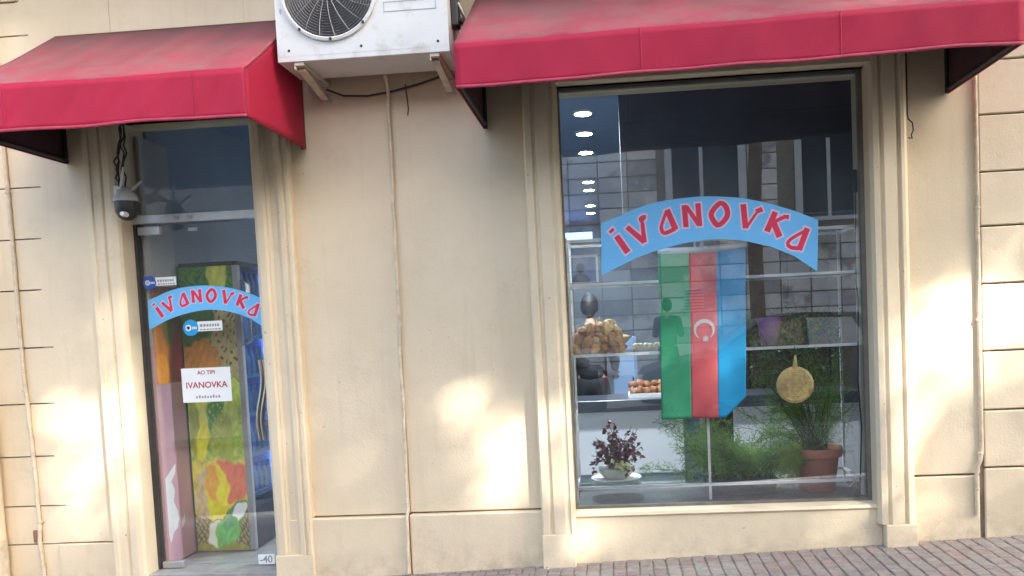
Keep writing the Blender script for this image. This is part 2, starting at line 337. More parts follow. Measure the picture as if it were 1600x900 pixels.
def link(name, data, parent=None):
    o = bpy.data.objects.new(name, data); C.objects.link(o)
    if parent is not None:
        o.parent = parent
        def world(q): return (world(q.parent) @ q.matrix_parent_inverse if q.parent else Matrix()) @ Matrix.Translation(q.location)
        if data is not None: o.matrix_parent_inverse = world(parent).inverted()   # geometry is written in world metres
    return o
def tag(o, label=None, cat=None, group=None, kind=None):
    if label: o['label'] = label
    if cat: o['category'] = cat
    if group: o['group'] = group
    if kind: o['kind'] = kind
    return o
def thing(name, label, cat, loc=(0, 0, 0), group=None):
    o = bpy.data.objects.new(name, None); C.objects.link(o); o.location = loc; o.empty_display_size = 0.1
    return tag(o, label, cat, group)
def struct(o): o['kind'] = 'structure'; return o
def stuff(o): o['kind'] = 'stuff'; return o

# ================================================================== GROUND, ROAD, PAVEMENT
def slab(name, x0, x1, y0, y1, dz, thick, m):
    b = MB()
    b.add([(x, y, gz(x) + dz + t) for x in (x0, x1) for y in (y0, y1) for t in (-thick, 0)],
          [(0, 1, 3, 2), (4, 6, 7, 5), (0, 4, 5, 1), (2, 3, 7, 6), (0, 2, 6, 4), (1, 5, 7, 3)])
    return b
struct(slab('ground', -400, 400, -400, 400, -0.24, 0.1, 0).build('ground', M['ground']))
struct(slab('road', -60, 60, -8.5, -1.95, -0.13, 0.1, 0).build('road', M['asphalt']))
k = struct(slab('kerb', -60, 60, -1.95, -1.8, 0.0, 0.3, 0).build('kerb', M['kerbstone']))
k = struct(slab('kerb', -60, 60, -8.65, -8.5, 0.0, 0.3, 0).build('kerb', M['kerbstone']))
struct(slab('far_pavement', -60, 60, -16.0, -8.65, -0.004, 0.1, 0).build('far_pavement', M['brick2']))

def brick_sheet_mat():
    m = bpy.data.materials.new('paver_sheet'); m.use_nodes = True
    n, l = m.node_tree.nodes, m.node_tree.links; b = n["Principled BSDF"]; b.inputs["Roughness"].default_value = 0.85
    g = n.new("ShaderNodeNewGeometry"); t = n.new("ShaderNodeTexBrick"); l.new(g.outputs["Position"], t.inputs["Vector"])
    t.inputs["Scale"].default_value = 1.0; t.inputs["Brick Width"].default_value = 0.081; t.inputs["Row Height"].default_value = 0.081
    t.inputs["Mortar Size"].default_value = 0.004; t.inputs["Color1"].default_value = (0.275, 0.23, 0.205, 1)
    t.inputs["Color2"].default_value = (0.235, 0.195, 0.18, 1); t.inputs["Mortar"].default_value = (0.12, 0.1, 0.085, 1)
    z = n.new("ShaderNodeTexNoise"); z.inputs["Scale"].default_value = 18; l.new(g.outputs["Position"], z.inputs["Vector"])
    mx = n.new("ShaderNodeMixRGB"); mx.blend_type = 'OVERLAY'; mx.inputs[0].default_value = 0.35
    l.new(t.outputs["Color"], mx.inputs[1]); l.new(z.outputs["Fac"], mx.inputs[2]); l.new(mx.outputs[0], b.inputs["Base Color"])
    bp = n.new("ShaderNodeBump"); bp.inputs["Strength"].default_value = 0.6; bp.inputs["Distance"].default_value = 0.01; bp.invert = True
    l.new(t.outputs["Fac"], bp.inputs["Height"]); l.new(bp.outputs[0], b.inputs["Normal"])
    return m
PS = 0.081; BX0 = -0.70; NC = 41
cols = [(BX0 + c * PS, int((0.13 + 0.235 * max(0, c * PS)) / PS) + 1) for c in range(NC)]
while sum(c[1] for c in cols) > 298: cols = [(x, n_ - 1 if n_ == max(q[1] for q in cols) else n_) for x, n_ in cols]
BX1 = BX0 + NC * PS
pav = MB()
def patch(x0, x1, y0, y1, dz=0.0):
    t = slab('', x0, x1, y0, y1, dz, 0.1, 0); pav.add(t.v, t.f)
patch(-60, BX0, -1.8, 0.3); patch(BX1, 60, -1.8, 0.3)
for x, n_ in cols: patch(x, x + PS, -1.8, -0.004 - n_ * PS)
pavement = struct(pav.build('pavement', brick_sheet_mat()))
stuff(slab('', BX0, BX1, -1.2, 0.3, -0.010, 0.06, 0).build('joint_sand', M['sand'], pavement))
protos = []
for mm in ('brick1', 'brick2', 'brick3'):
    me = bpy.data.meshes.new('paving_brick'); t = MB().box(-0.0385, 0.0385, -0.0385, 0.0385, -0.05, 0.0, 0.006)
    me.from_pydata(t.v, [], t.f); me.materials.append(M[mm]); protos.append(me)
rb = random.Random(3)
tilt = -math.atan(0.036)
for x, n_ in cols:
    for r in range(n_):
        xc = x + PS / 2; y = -0.004 - (r + .5) * PS
        o = bpy.data.objects.new('paving_brick', rb.choice([protos[0], protos[1], protos[1], protos[2]])); C.objects.link(o)
        o.location = (xc + rb.uniform(-.0015, .0015), y + rb.uniform(-.0015, .0015), gz(xc) + rb.uniform(-.003, .002))
        o.rotation_euler = (rb.uniform(-.03, .03), tilt + rb.uniform(-.03, .03), rb.uniform(-.03, .03)); o.parent = pavement

# ================================================================== SHOP BUILDING
shop = thing('shop_building', 'cream painted shop front with a door on the left and a large display window', 'building', (0, 0, 0.1))
ZT = 8.0
def wbox(name, m, *a, parent=shop, b=0.004): return MB().box(*a, b).build(name, m, parent)
DX0, DX1, DZ1 = -3.09, -2.215, 3.06           # door opening
WX0, WX1, WZ0, WZ1 = -0.28, 1.58, 0.46, 3.10   # window opening
# plain wall panels
wbox('wall_panel', M['wall'], -3.70, -3.09, 0, 0.28, 0.352, ZT, b=0)
wbox('wall_panel', M['wall'], -3.70, -3.09, -0.012, 0.28, -0.3, 0.342)
wbox('wall_panel', M['wall'], DX1, -1.338, 0, 0.28, 0.474, ZT)
wbox('wall_panel', M['wall'], -1.334, WX0, 0, 0.28, 0.480, ZT)
wbox('plinth_block', M['wall'], DX1, -1.344, -0.04, 0.28, -0.3, 0.464, b=0.007)
wbox('plinth_block', M['wall'], -1.336, WX0, -0.04, 0.28, -0.3, 0.470, b=0.007)
wbox('wall_panel', M['wall'], WX1, 2.212, 0, 0.28, 0.612, ZT)
wbox('plinth_block', M['wall'], WX1, 2.206, -0.006, 0.28, -0.3, 0.600, b=0.006)
wbox('lintel', M['wall'], DX0, DX1, 0.0, 0.28, DZ1, ZT)
wbox('lintel', M['wall'], WX0, WX1, 0.0, 0.28, WZ1, ZT)
wbox('unseen_cornice', M['trim'], -5.2, 5.0, -0.75, -0.002, 4.42, 4.6, b=0.02)  # overhang added above the view to shade the upper wall and awning tops
wbox('unseen_cornice', M['trim'], -5.2, 5.0, -0.55, -0.002, 4.28, 4.415, b=0.02)
# rusticated blocks: left edge and right edge, each a block of its own with recessed joints
MB().box(-5.2, -3.70, 0.018, 0.28, -0.3, ZT).build('joint_backing', M['joint'], shop)
MB().box(2.214, 5.0, 0.02, 0.28, -0.3, ZT).build('joint_backing', M['joint'], shop)
gl = [-0.3, 0.345, 0.60, 0.93, 1.278, 1.645, 2.02, 2.35, 2.68, 3.01, 3.33, 3.64, 3.85, 4.2, 4.55, 4.9, 5.6, 6.4, ZT]
for i in range(len(gl) - 1):
    pr = 0.012 if abs(gl[i] - 3.85) < .01 else 0.0
    wbox('stone_block', M['wall'], -5.2, -3.70 + (0.02 if pr else 0.0), -pr, 0.017, gl[i] + 0.0045, gl[i + 1] - 0.0045, b=0.003 if pr else 0)
for i, z in enumerate(gl[1:-4]):   # the joints run a little way into the plain panel as short scored lines
    MB().box(-3.7005, -3.66 + 0.03 * math.sin(i * 2.1), -0.0012, 0.01, z - 0.0045, z + 0.0045).build('scored_joint', M['joint'], shop)
gr = [-0.3, 0.645, 0.999, 1.358, 1.765, 2.11, 2.433, 2.77, 3.09, 3.41, 3.73, 4.05, 4.4, 5.2, 6.0, ZT]
for i in range(len(gr) - 1):
    wbox('stone_block', M['block'], 2.238, 5.0, -0.004, 0.019, gr[i] + 0.005, gr[i + 1] - 0.005, b=0.006)
# moulded surrounds (profile in plan, run up the wall)
def dusty_shade_mat():
    m = M['dusty_shaded0']; n, l = m.node_tree.nodes, m.node_tree.links; b = n["Principled BSDF"]; old = b.inputs["Base Color"].links[0].from_socket
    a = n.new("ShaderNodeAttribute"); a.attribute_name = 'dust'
    mx = n.new("ShaderNodeMixRGB"); mx.inputs[2].default_value = (0.16, 0.075, 0.08, 1)  # shade towards the wall, mixed into the dusty canvas colour
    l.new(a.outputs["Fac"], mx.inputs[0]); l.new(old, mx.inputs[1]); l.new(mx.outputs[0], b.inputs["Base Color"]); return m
M['dusty_shaded'] = dusty_shade_mat()
def surround(poly, z0, z1, name='door_surround', mm='trim'):
    return MB().prism(poly, z0, z1, 'xy').build(name, M[mm], shop)
surround([(-3.302, 0.0), (-3.302, -0.05), (-3.292, -0.062), (-3.262, -0.062), (-3.255, -0.052), (-3.20, -0.052), (-3.19, -0.040), (-3.182, -0.040), (-3.172, -0.062),
          (-3.13, -0.066), (-3.10, -0.060), (DX0 + 0.004, -0.045), (DX0 + 0.004, 0.26), (-3.2, 0.26), (-3.2, 0.0)], -0.2, DZ1 + 0.12)
surround([(DX1 - 0.004, 0.26), (DX1 - 0.004, -0.03), (-2.195, -0.050), (-2.150, -0.060), (-2.138, -0.044), (-2.126, -0.044), (-2.112, -0.030), (-2.075, -0.030), (-2.045, -0.058),
          (-2.020, -0.062), (-2.012, -0.050), (-2.004, -0.050), (-1.996, -0.062), (-1.976, -0.062), (-1.966, -0.050), (-1.966, 0.0), (-2.15, 0.0), (-2.15, 0.26)], 0.24, DZ1 + 0.12)
wbox('surround_foot', M['trim'], DX1 - 0.002, -1.964, -0.0635, 0.2, -0.2, 0.238)
surround([(-0.487, 0.0), (-0.487, -0.075), (-0.475, -0.088), (-0.44, -0.088), (-0.428, -0.074), (-0.415, -0.074), (-0.405, -0.092), (-0.335, -0.096), (-0.318, -0.084),
          (-0.308, -0.084), (-0.298, -0.094), (WX0 + 0.004, -0.080), (WX0 + 0.004, 0.10), (-0.35, 0.10), (-0.35, 0.0)], 0.335, WZ1 + 0.12, 'window_surround')
wbox('surround_foot', M['trim'], -0.4875, -0.282, -0.0975, 0.2, -0.2, 0.333)
surround([(WX1 - 0.004, 0.10), (WX1 - 0.004, -0.055), (1.592, -0.088), (1.622, -0.092), (1.630, -0.078), (1.640, -0.078), (1.652, -0.094), (1.722, -0.090), (1.732, -0.074), (1.742, -0.074),
          (1.752, -0.092), (1.772, -0.088), (1.796, -0.060), (1.800, 0.0), (1.66, 0.0), (1.66, 0.10)], 0.335, WZ1 + 0.12, 'window_surround')
wbox('surround_foot', M['trim'], 1.6125, 1.8005, -0.0955, 0.2, -0.2, 0.333)
wbox('surround_head', M['trim'], -0.30, 1.60, -0.08, 0.1, WZ1, WZ1 + 0.14)
wbox('surround_head', M['trim'], -3.2, -2.1, -0.05, 0.1, DZ1, DZ1 + 0.14)
# stall riser under the window with its weathered sill
MB().prism([(0.0, -0.3), (0.28, -0.3), (0.28, 0.455), (0.02, 0.457), (-0.035, 0.447), (-0.044, 0.43), (-0.030, 0.415), (-0.030, -0.3)], -0.2795, 1.6095, 'yz').build('window_sill', M['trim'], shop)
# door threshold
wbox('threshold', M['intfloor'], DX0, DX1, -0.035, 0.3, -0.1, 0.128)
wbox('step', M['trim'], DX0, DX0 + 0.18, -0.065, -0.036, -0.1, 0.10)
# display window: pane in a thin dark bead
win = bpy.data.objects.new('window', None); C.objects.link(win); win.parent = shop
MB().box(WX0, WX1, 0.056, 0.064, WZ0, WZ1).build('pane', M['glass'], win)
fr = MB()
fr.box(WX0, WX0 + 0.016, 0.045, 0.075, WZ0, WZ1); fr.box(WX1 - 0.03, WX1, 0.045, 0.085, WZ0, WZ1)
fr.box(WX0 + 0.0165, WX1 - 0.0305, 0.045, 0.08, WZ0 - 0.003, WZ0 + 0.014); fr.box(WX0 + 0.0165, WX1 - 0.0305, 0.045, 0.08, WZ1 - 0.02, WZ1)
fr.build('frame', M['bead'], win)
# glass door with transom light
tr = bpy.data.objects.new('transom_window', None); C.objects.link(tr); tr.parent = shop
MB().box(DX0, DX1, 0.098, 0.106, 2.476, DZ1).build('pane', M['doorglass'], tr)
MB().box(DX0, DX1, 0.075, 0.13, 2.417, 2.475, 0.004).build('frame', M['alu'], tr)
for x in (-2.80, -2.71): MB().box(x, x + 0.03, 0.068, 0.0748, 2.435, 2.455).build('lock_plate', M['camgrey'], tr)
door = bpy.data.objects.new('door', None); C.objects.link(door); door.parent = shop
MB().box(DX0 + 0.022, DX1 - 0.012, 0.105, 0.115, 0.15, 2.405).build('pane', M['doorglass'], door)
MB().box(DX0, DX0 + 0.02, 0.08, 0.14, 0.129, 2.416, 0.003).build('frame', M['steel_dark'], door)
MB().box(DX0 + 0.024, DX0 + 0.17, 0.09, 0.13, 2.345, 2.402, 0.004).build('patch_fitting', M['alu'], door)
MB().box(DX0 + 0.026, DX0 + 0.165, 0.09, 0.13, 0.132, 0.175, 0.004).build('patch_fitting', M['alu'], door)
MB().box(DX0 + 0.35, DX0 + 0.41, 0.118, 0.14, 2.36, 2.385, 0.004).build('door_stop', M['alu'], door)
def wavy(x, y, r):
    pts = []
    for i in range(25):
        t = i / 24; pts.append((x - 0.028 * t + 0.016 * math.sin(t * 2 * math.pi), y, 1.50 - 0.52 * t))
    return MB().tube(pts, r, 8)
for y0, x in ((0.055, -2.285), (0.055, -2.258), (0.165, -2.265), (0.165, -2.238)):
    wavy(x, y0, 0.0145).build('handle', M['chrome'], door, True)
for x, z in ((-2.297, 1.40), (-2.308, 1.07)): MB().box(x, x + 0.05, 0.049, 0.0615, z, z + 0.016).build('handle_bracket', M['chrome'], door)
# small box hole with rim low on the left wall
MB().box(-3.87, -3.815, -0.016, 0.01, 0.36, 0.44, 0.003).build('junction_box', M['plasterbox'], shop)

# ================================================================== AWNINGS
def awning(name, label, x0, x1, zb, zf, zw, d, slope, seams, seed):
    t = thing(name, label, 'awning', (x0, -0.005, zb))
    r = random.Random(seed); ph = [r.uniform(0, 6.28) for _ in range(8)]
    def dz(x): return slope * (x - x0)
    def lip(x, s): return 0.006 * math.sin(5.1 * x + ph[0]) * s + 0.004 * math.sin(11.7 * x + ph[1]) * s
    L = x1 - x0
    def top(u, v):                      # v 0 at wall, 1 at the front edge
        x = x0 + u * L; y = -0.004 - v * (d - 0.004); z = zw + (zf - zw) * v + dz(x)
        s = math.sin(math.pi * v) * (0.35 + 0.65 * math.sin(math.pi * u)); z -= 0.012 * s
        z += (0.005 * math.sin(9 * u * L + ph[2] + 3 * v) + 0.003 * math.sin(21 * u * L - 6 * v + ph[0]) + 0.002 * math.sin(38 * u * L + 11 * v + ph[1])) * math.sin(math.pi * v)
        if v > 0.999: z += 0.003 * math.sin(6 * x + ph[3])
        return (x, y, z)
    def val(u, v):
        x = x0 + u * L; z = zf + (zb - zf) * v + dz(x)
        y = -d - 0.004 + 0.007 * math.sin(7.3 * x + ph[4]) * v + 0.0035 * math.sin(23 * x + ph[5] + 2 * v) * math.sin(math.pi * v) + 0.002 * math.sin(47 * x + 9 * v + ph[7]) * math.sin(math.pi * v)
        z += (lip(x, 0.5) if v > .9 else 0) + (0.003 * math.sin(6 * x + ph[3]) if v < .001 else 0)
        return (x, y, z)
    def solid(o, th=0.004):
        m = o.modifiers.new('thickness', 'SOLIDIFY'); m.thickness = th; m.offset = 0; return o
    def inn(fn, dx, dy, dz_): return lambda u, v: (lambda p: (p[0] + dx, p[1] + dy, p[2] + dz_))(fn(u, v))
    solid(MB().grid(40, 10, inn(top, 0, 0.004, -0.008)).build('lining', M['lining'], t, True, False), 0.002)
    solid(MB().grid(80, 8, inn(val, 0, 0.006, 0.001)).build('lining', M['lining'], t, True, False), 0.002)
    tp_ = solid(MB().grid(60, 14, top).build('top_panel', M['dusty_shaded'], t, True, False))
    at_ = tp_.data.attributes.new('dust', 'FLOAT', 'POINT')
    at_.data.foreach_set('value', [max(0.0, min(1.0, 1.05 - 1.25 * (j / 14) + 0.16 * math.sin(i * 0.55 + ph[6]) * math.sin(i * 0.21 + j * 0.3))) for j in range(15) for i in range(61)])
    solid(MB().grid(80, 8, val).build('valance', M['crimson'], t, True, False))
    hem = MB().grid(80, 2, lambda u, v: (lambda p: (p[0], p[1] - 0.0045, p[2] + 0.016 * (1 - v) - 0.001))(val(u, 1.0))).build('hem', M['hem'], t, True, False); solid(hem, 0.003)
    for xs in (x0, x1):
        e = 0.004 if xs == x0 else -0.004
        def side(u, v):                 # triangle-like cheek, u along depth, v down
            y = -0.006 - u * (d - 0.006); zt = zw + (zf - zw) * u - 0.006; zz = zb + (zt - zb) * (1 - v)
            return (xs + e + 0.006 * math.sin(math.pi * u) * math.sin(math.pi * v) * (1 if xs == x0 else -1), y, zz + dz(xs))
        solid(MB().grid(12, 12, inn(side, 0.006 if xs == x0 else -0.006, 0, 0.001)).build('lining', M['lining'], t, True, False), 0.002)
        solid(MB().grid(12, 12, side).build('side_panel', M['crimson'], t, True, False))
    for s in seams:
        q = MB().grid(1, 8, lambda u, v: (lambda p: (p[0] + (u - .5) * 0.008, p[1] - 0.003, p[2]))(val((s - x0) / L, v)))
        solid(q.build('seam', M['crimson'], t, True, False), 0.002)
    f = 0.011
    for za in (zb + 0.02, zf - 0.02):
        MB().tube([(x0 + 0.02, -d + 0.012, za + dz(x0)), (x1 - 0.02, -d + 0.012, za + dz(x1))], f, 6).build('frame_bar', M['steel_dark'], t)
    for xs in (x0 + 0.02, x1 - 0.02):
        MB().tube([(xs, -0.02, zb + 0.02 + dz(xs)), (xs, -d + 0.025, zb + 0.02 + dz(xs))], f, 6).build('frame_bar', M['steel_dark'], t)
        MB().tube([(xs, -0.02, zw - 0.04 + dz(xs)), (xs, -d + 0.025, zf - 0.035 + dz(xs))], f, 6).build('frame_bar', M['steel_dark'], t)
        MB().tube([(xs, -0.02, zb - 0.0 + dz(xs)), (xs, -0.02, zw - 0.03 + dz(xs))], f, 6).build('frame_bar', M['steel_dark'], t)
    nr = max(2, int(L / 0.9))
    for i in range(1, nr):
        xs = x0 + L * i / nr
        MB().tube([(xs, -0.02, zw - 0.045 + dz(xs)), (xs, -d + 0.025, zf - 0.04 + dz(xs))], 0.009, 6).build('frame_bar', M['steel_dark'], t)
    return t
awning('awning', 'short crimson canvas awning over the glass door', -3.452, -1.864, 2.812, 3.062, 3.617, 0.83, 0.0, [-2.14, -3.19], 1)
aw2 = awning('awning', 'long crimson canvas awning over the big display window', -0.739, 2.069, 2.868, 3.092, 3.668, 0.88, 0.0135, [0.207, 1.192], 2)

# ================================================================== AIR CONDITIONER
ac = thing('air_conditioner', 'white outdoor air conditioner unit with round fan guard between the two awnings', 'air conditioner', (-1.33, -0.1, 3.23))
AX0, AX1, AY0, AY1, AZ0, AZ1 = -1.832, -0.842, -0.45, -0.12, 3.235, 3.93
FC = (-1.515, 3.585); FR = 0.262
# front plate with a round opening
n = 56; plate = MB(); outer = []; inner = []
for i in range(n):
    a = 2 * math.pi * i / n; ca, sa = math.cos(a), math.sin(a)
    inner.append((FC[0] + FR * ca, FC[1] + FR * sa))
    sx = ((AX1 if ca > 0 else AX0) - FC[0]) / ca if abs(ca) > 1e-6 else 1e9
    sz = ((AZ1 if sa > 0 else AZ0) - FC[1]) / sa if abs(sa) > 1e-6 else 1e9
    s_ = min(abs(sx), abs(sz)); outer.append((FC[0] + s_ * ca, FC[1] + s_ * sa))
corners = {}
vs = [(p[0], AY0, p[1]) for p in outer] + [(p[0], AY0, p[1]) for p in inner] + [(p[0], AY0 + 0.03, p[1]) for p in inner]
fs = []
for i in range(n):
    j = (i + 1) % n; fs.append((i, j, n + j, n + i)); fs.append((n + i, n + j, 2 * n + j, 2 * n + i))
cv = []
for (cx, cz) in ((AX0, AZ0), (AX1, AZ0), (AX1, AZ1), (AX0, AZ1)):
    for i in range(n):
        j = (i + 1) % n; p, q = outer[i], outer[j]
        onx = (abs(p[0] - cx) < 1e-6 and abs(q[1] - cz) < 1e-6) or (abs(q[0] - cx) < 1e-6 and abs(p[1] - cz) < 1e-6)
        if onx:
            vs.append((cx, AY0, cz)); fs.append((i, len(vs) - 1, j))
plate.add(vs, fs)
plate.build('front_panel', M['ac_white'], ac)
case = MB()
case.box(AX0, AX0 + 0.004, AY0 + 0.0005, AY1, AZ0 + 0.004, AZ1); case.box(AX1 - 0.004, AX1, AY0 + 0.0005, AY1, AZ0 + 0.004, AZ1)
case.box(AX0, AX1, AY1 - 0.004, AY1, AZ0 + 0.005, AZ1 - 0.005)
case.box(AX0 + 0.004, AX1 - 0.004, AY0 + 0.034, AY0 + 0.036, FC[1] + FR + 0.02, AZ1)
case.build('casing', M['ac_white'], ac)
MB().box(AX0 - 0.002, AX1 + 0.002, AY0 + 0.001, AY1, AZ0 - 0.03, AZ0 + 0.003, 0.003).build('base_pan', M['ac_white'], ac)
MB().box(AX0 - 0.004, AX1 + 0.004, AY0 - 0.004, AY1, AZ1, AZ1 + 0.025, 0.004).build('top_cover', M['ac_white'], ac)
MB().lathe([(FR + 0.02, AY0 - 0.001), (FR + 0.018, AY0 - 0.014), (FR + 0.004, AY0 - 0.018), (FR - 0.004, AY0 - 0.012), (FR - 0.004, AY0 + 0.03), (FR + 0.02, AY0 - 0.001)], (FC[0], 0, FC[1]), 48, 'y').build('fan_ring', M['ac_white'], ac, True)
gd = MB()
for i in range(1, 18):
    r = FR * i / 18
    pts = [(FC[0] + r * math.cos(2 * math.pi * k / 36), AY0 - 0.012 - 0.012 * (1 - (i / 18) ** 2), FC[1] + r * math.sin(2 * math.pi * k / 36)) for k in range(37)]
    gd.tube(pts, 0.0019, 4, False)
stuff(gd.build('guard_rings', M['ac_grey'], ac))
gd = MB()
for k in range(18):
    a = 2 * math.pi * (k + .3) / 18; a2 = a + 0.5
    pts = []
    for i in range(7):
        r = 0.04 + (FR - 0.04) * i / 6; t = a + 0.18 * (i / 6)
        pts.append((FC[0] + r * math.cos(t), AY0 - 0.014 - 0.012 * (1 - (r / FR) ** 2), FC[1] + r * math.sin(t)))
    gd.tube(pts, 0.0022, 4, False)
stuff(gd.build('guard_spokes', M['ac_grey'], ac))
MB().lathe([(0.0, AY0 - 0.03), (0.035, AY0 - 0.028), (0.042, AY0 - 0.02), (0.042, AY0 - 0.012)], (FC[0], 0, FC[1]), 20, 'y').build('fan_badge', M['ac_white'], ac, True)
MB().lathe([(FR + 0.01, AY0 + 0.22), (FR + 0.01, AY0 + 0.225), (0.0, AY0 + 0.226)], (FC[0], 0, FC[1]), 24, 'y').build('coil_back', M['fan'], ac)
fan = MB()
for kk in range(3):
    a0 = kk * 2.094 + 0.4
    fan.grid(6, 4, lambda u, v: (FC[0] + (0.05 + 0.19 * v) * math.cos(a0 + u * 1.3), AY0 + 0.10 + 0.06 * u, FC[1] + (0.05 + 0.19 * v) * math.sin(a0 + u * 1.3)))
f_ = fan.build('fan_blade', M['fan'], ac); f_.modifiers.new('t', 'SOLIDIFY').thickness = 0.004
MB().lathe([(0.0, AY0 + 0.05), (0.05, AY0 + 0.06), (0.055, AY0 + 0.16)], (FC[0], 0, FC[1]), 16, 'y').build('fan_hub', M['fan'], ac, True)
for (x, z) in ((-1.765, 3.268), (-1.345, 3.268), (-0.905, 3.265)):
    MB().lathe([(0.0, AY0 - 0.006), (0.007, AY0 - 0.004), (0.008, AY0)], (x, 0, z), 8, 'y').build('screw', M['black'], ac)
for a in (-130, -90, -45):
    x, z = FC[0] + (FR + 0.01) * math.cos(math.radians(a)), FC[1] + (FR + 0.01) * math.sin(math.radians(a))
    MB().box(x - 0.007, x + 0.007, AY0 - 0.022, AY0 - 0.015, z - 0.008, z + 0.008).build('guard_clip', M['black'], ac)
MB().lathe([(0.0, AY0 - 0.003), (0.01, AY0 - 0.003), (0.01, AY0)], (-1.80, 0, 3.49), 10, 'y', 0.6, 1.6).build('side_slot', M['ac_grey'], ac)
lb = MB()   # raised outline of a blank label
for (xa, xb, za, zb_) in ((-1.205, -0.905, 3.445, 3.449), (-1.205, -0.905, 3.497, 3.501), (-1.205, -1.201, 3.4495, 3.4965), (-0.909, -0.905, 3.4495, 3.4965)):
    lb.box(xa, xb, AY0 - 0.002, AY0, za, zb_)
lb.build('label_outline', M['ac_grey'], ac)
for x in (-1.715, -0.93):
    br = bpy.data.objects.new('bracket', None); C.objects.link(br); br.parent = ac
    MB().box(x - 0.028, x + 0.028, -0.44, -0.003, 3.185, 3.2045, 0.002).build('arm', M['rust'], br)
    MB().box(x - 0.028, x - 0.022, -0.44, -0.003, 3.165, 3.1845).build('arm_flange', M['rust'], br)
    MB().box(x - 0.03, x + 0.03, -0.016, -0.001, 3.085, 3.184, 0.002).build('wall_plate', M['rust'], br)
    d = Vector((0, -0.40, 0.075)); ln = d.length; d.normalize()
    MB().rbox(Vector((x, -0.2195, 3.138)), (1, 0, 0), d, Vector((1, 0, 0)).cross(d), (0.02, ln / 2 - 0.02, 0.008)).build('brace', M['rust'], br)
MB().tube([(-0.838, -0.30, 3.42), (-0.80, -0.30, 3.43), (-0.77, -0.25, 3.40), (-0.765, -0.12, 3.30), (-0.768, -0.03, 3.12), (-0.765, -0.015, 2.98)], 0.016, 8).build('refrigerant_pipe', M['cable'], ac, True)
MB().tube([(-0.838, -0.33, 3.50), (-0.80, -0.33, 3.51), (-0.785, -0.28, 3.47), (-0.785, -0.10, 3.42), (-0.785, -0.02, 3.5)], 0.010, 8).build('refrigerant_pipe', M['white'], ac, True)
MB().box(-0.8415, -0.80, -0.36, -0.27, 3.38, 3.55, 0.006).build('valve_cover', M['black'], ac)
tag(MB().tube([(-1.70, -0.05, 3.16), (-1.6, -0.03, 3.12), (-1.45, -0.02, 3.112), (-1.30, -0.018, 3.13), (-1.12, -0.02, 3.165), (-0.98, -0.03, 3.20)], 0.0065, 6).build('cable', M['cable'], None, True),
    'sagging black cable on the wall beneath the air conditioner', 'cable')
tag(MB().tube([(-1.21, -0.02, 3.17), (-1.205, -0.014, 3.10), (-1.20, -0.012, 3.02), (-1.207, -0.012, 2.98)], 0.004, 6).build('cable_end', M['cable'], None, True),
    'short loose cable end hanging on the wall under the air conditioner', 'cable')

# ================================================================== PIPES AND WIRES ON THE WALL
def conduit(name, label, pts, r, clamps, mm='conduit', cat='pipe'):
    t = thing(name, label, cat, pts[-1])
    MB().tube(pts, r, 10).build('tube', M[mm], t, True)
    for (x, y, z) in clamps:
        MB().lathe([(r + 0.001, z - 0.007), (r + 0.005, z - 0.006), (r + 0.005, z + 0.006), (r + 0.001, z + 0.007)], (x, y, 0), 10).build('clamp', M[mm], t)
    return t
def wob(x0, x1, y, z0, z1, n=14, a=0.004, s=1):
    r = random.Random(s); return [(x0 + (x1 - x0) * i / n + r.uniform(-a, a), y, z0 + (z1 - z0) * i / n) for i in range(n + 1)]
conduit('drain_pipe', 'thin cream drain hose running down the wall between door and window', [(-1.318, -0.10, 3.215), (-1.318, -0.06, 3.20), (-1.319, -0.026, 3.15)] + wob(-1.321, -1.346, -0.024, 3.0, 0.50) + wob(-1.346, -1.358, -0.058, 0.46, 0.10, 5, 0.002),
        0.0115, [(-1.325, -0.024, 2.62), (-1.328, -0.024, 2.24), (-1.331, -0.024, 1.68), (-1.345, -0.024, 0.545)])
conduit('cable_conduit', 'thin cream conduit running down the blocks at the left edge', wob(-3.853, -3.842, -0.016, 4.6, 1.6, 12, 0.004, 2) + wob(-3.840, -3.812, -0.016, 1.5, 0.47, 6, 0.004, 3) + [(-3.81, -0.03, 0.44), (-3.822, -0.022, 0.37), (-3.815, -0.02, 0.2), (-3.80, -0.02, -0.02)],
        0.013, [(-3.846, -0.016, 2.65), (-3.842, -0.016, 1.37), (-3.808, -0.016, 0.50)])
conduit('cable_conduit', 'thin cream conduit with a kink near its foot beside the right hand blocks', wob(2.212, 2.216, -0.016, 4.4, 0.78, 14, 0.002, 4) + [(2.207, -0.018, 0.70), (2.186, -0.02, 0.655), (2.180, -0.02, 0.60), (2.180, -0.02, 0.36)],
        0.0125, [(2.214, -0.016, 2.22), (2.212, -0.016, 1.55), (2.181, -0.02, 0.52), (2.208, -0.017, 0.74)])
dp = thing('downpipe', 'wide pale rainwater downpipe at the extreme left edge', 'pipe', (-4.085, -0.07, 0))
MB().tube([(-4.085, -0.075, 0.38), (-4.085, -0.075, 1.32)], 0.062, 16).build('tube', M['trim'], dp, True)
MB().tube([(-4.085, -0.075, 1.32), (-4.085, -0.075, 7.5)], 0.053, 16).build('tube', M['trim'], dp, True)
MB().tube([(-4.085, -0.078, 0.06), (-4.085, -0.078, 0.40)], 0.068, 16).build('shoe', M['conduit'], dp, True)
tag(MB().tube([(1.822, -0.008, 3.3), (1.822, -0.008, 2.80), (1.825, -0.012, 2.77), (1.848, -0.016, 2.745), (1.850, -0.02, 2.70), (1.838, -0.022, 2.675), (1.842, -0.02, 2.65), (1.828, -0.02, 2.655), (1.822, -0.018, 2.66)], 0.0042, 6).build('loose_wire', M['cable'], None, True),
    'thin dark wire with a bent end hanging right of the display window', 'wire')

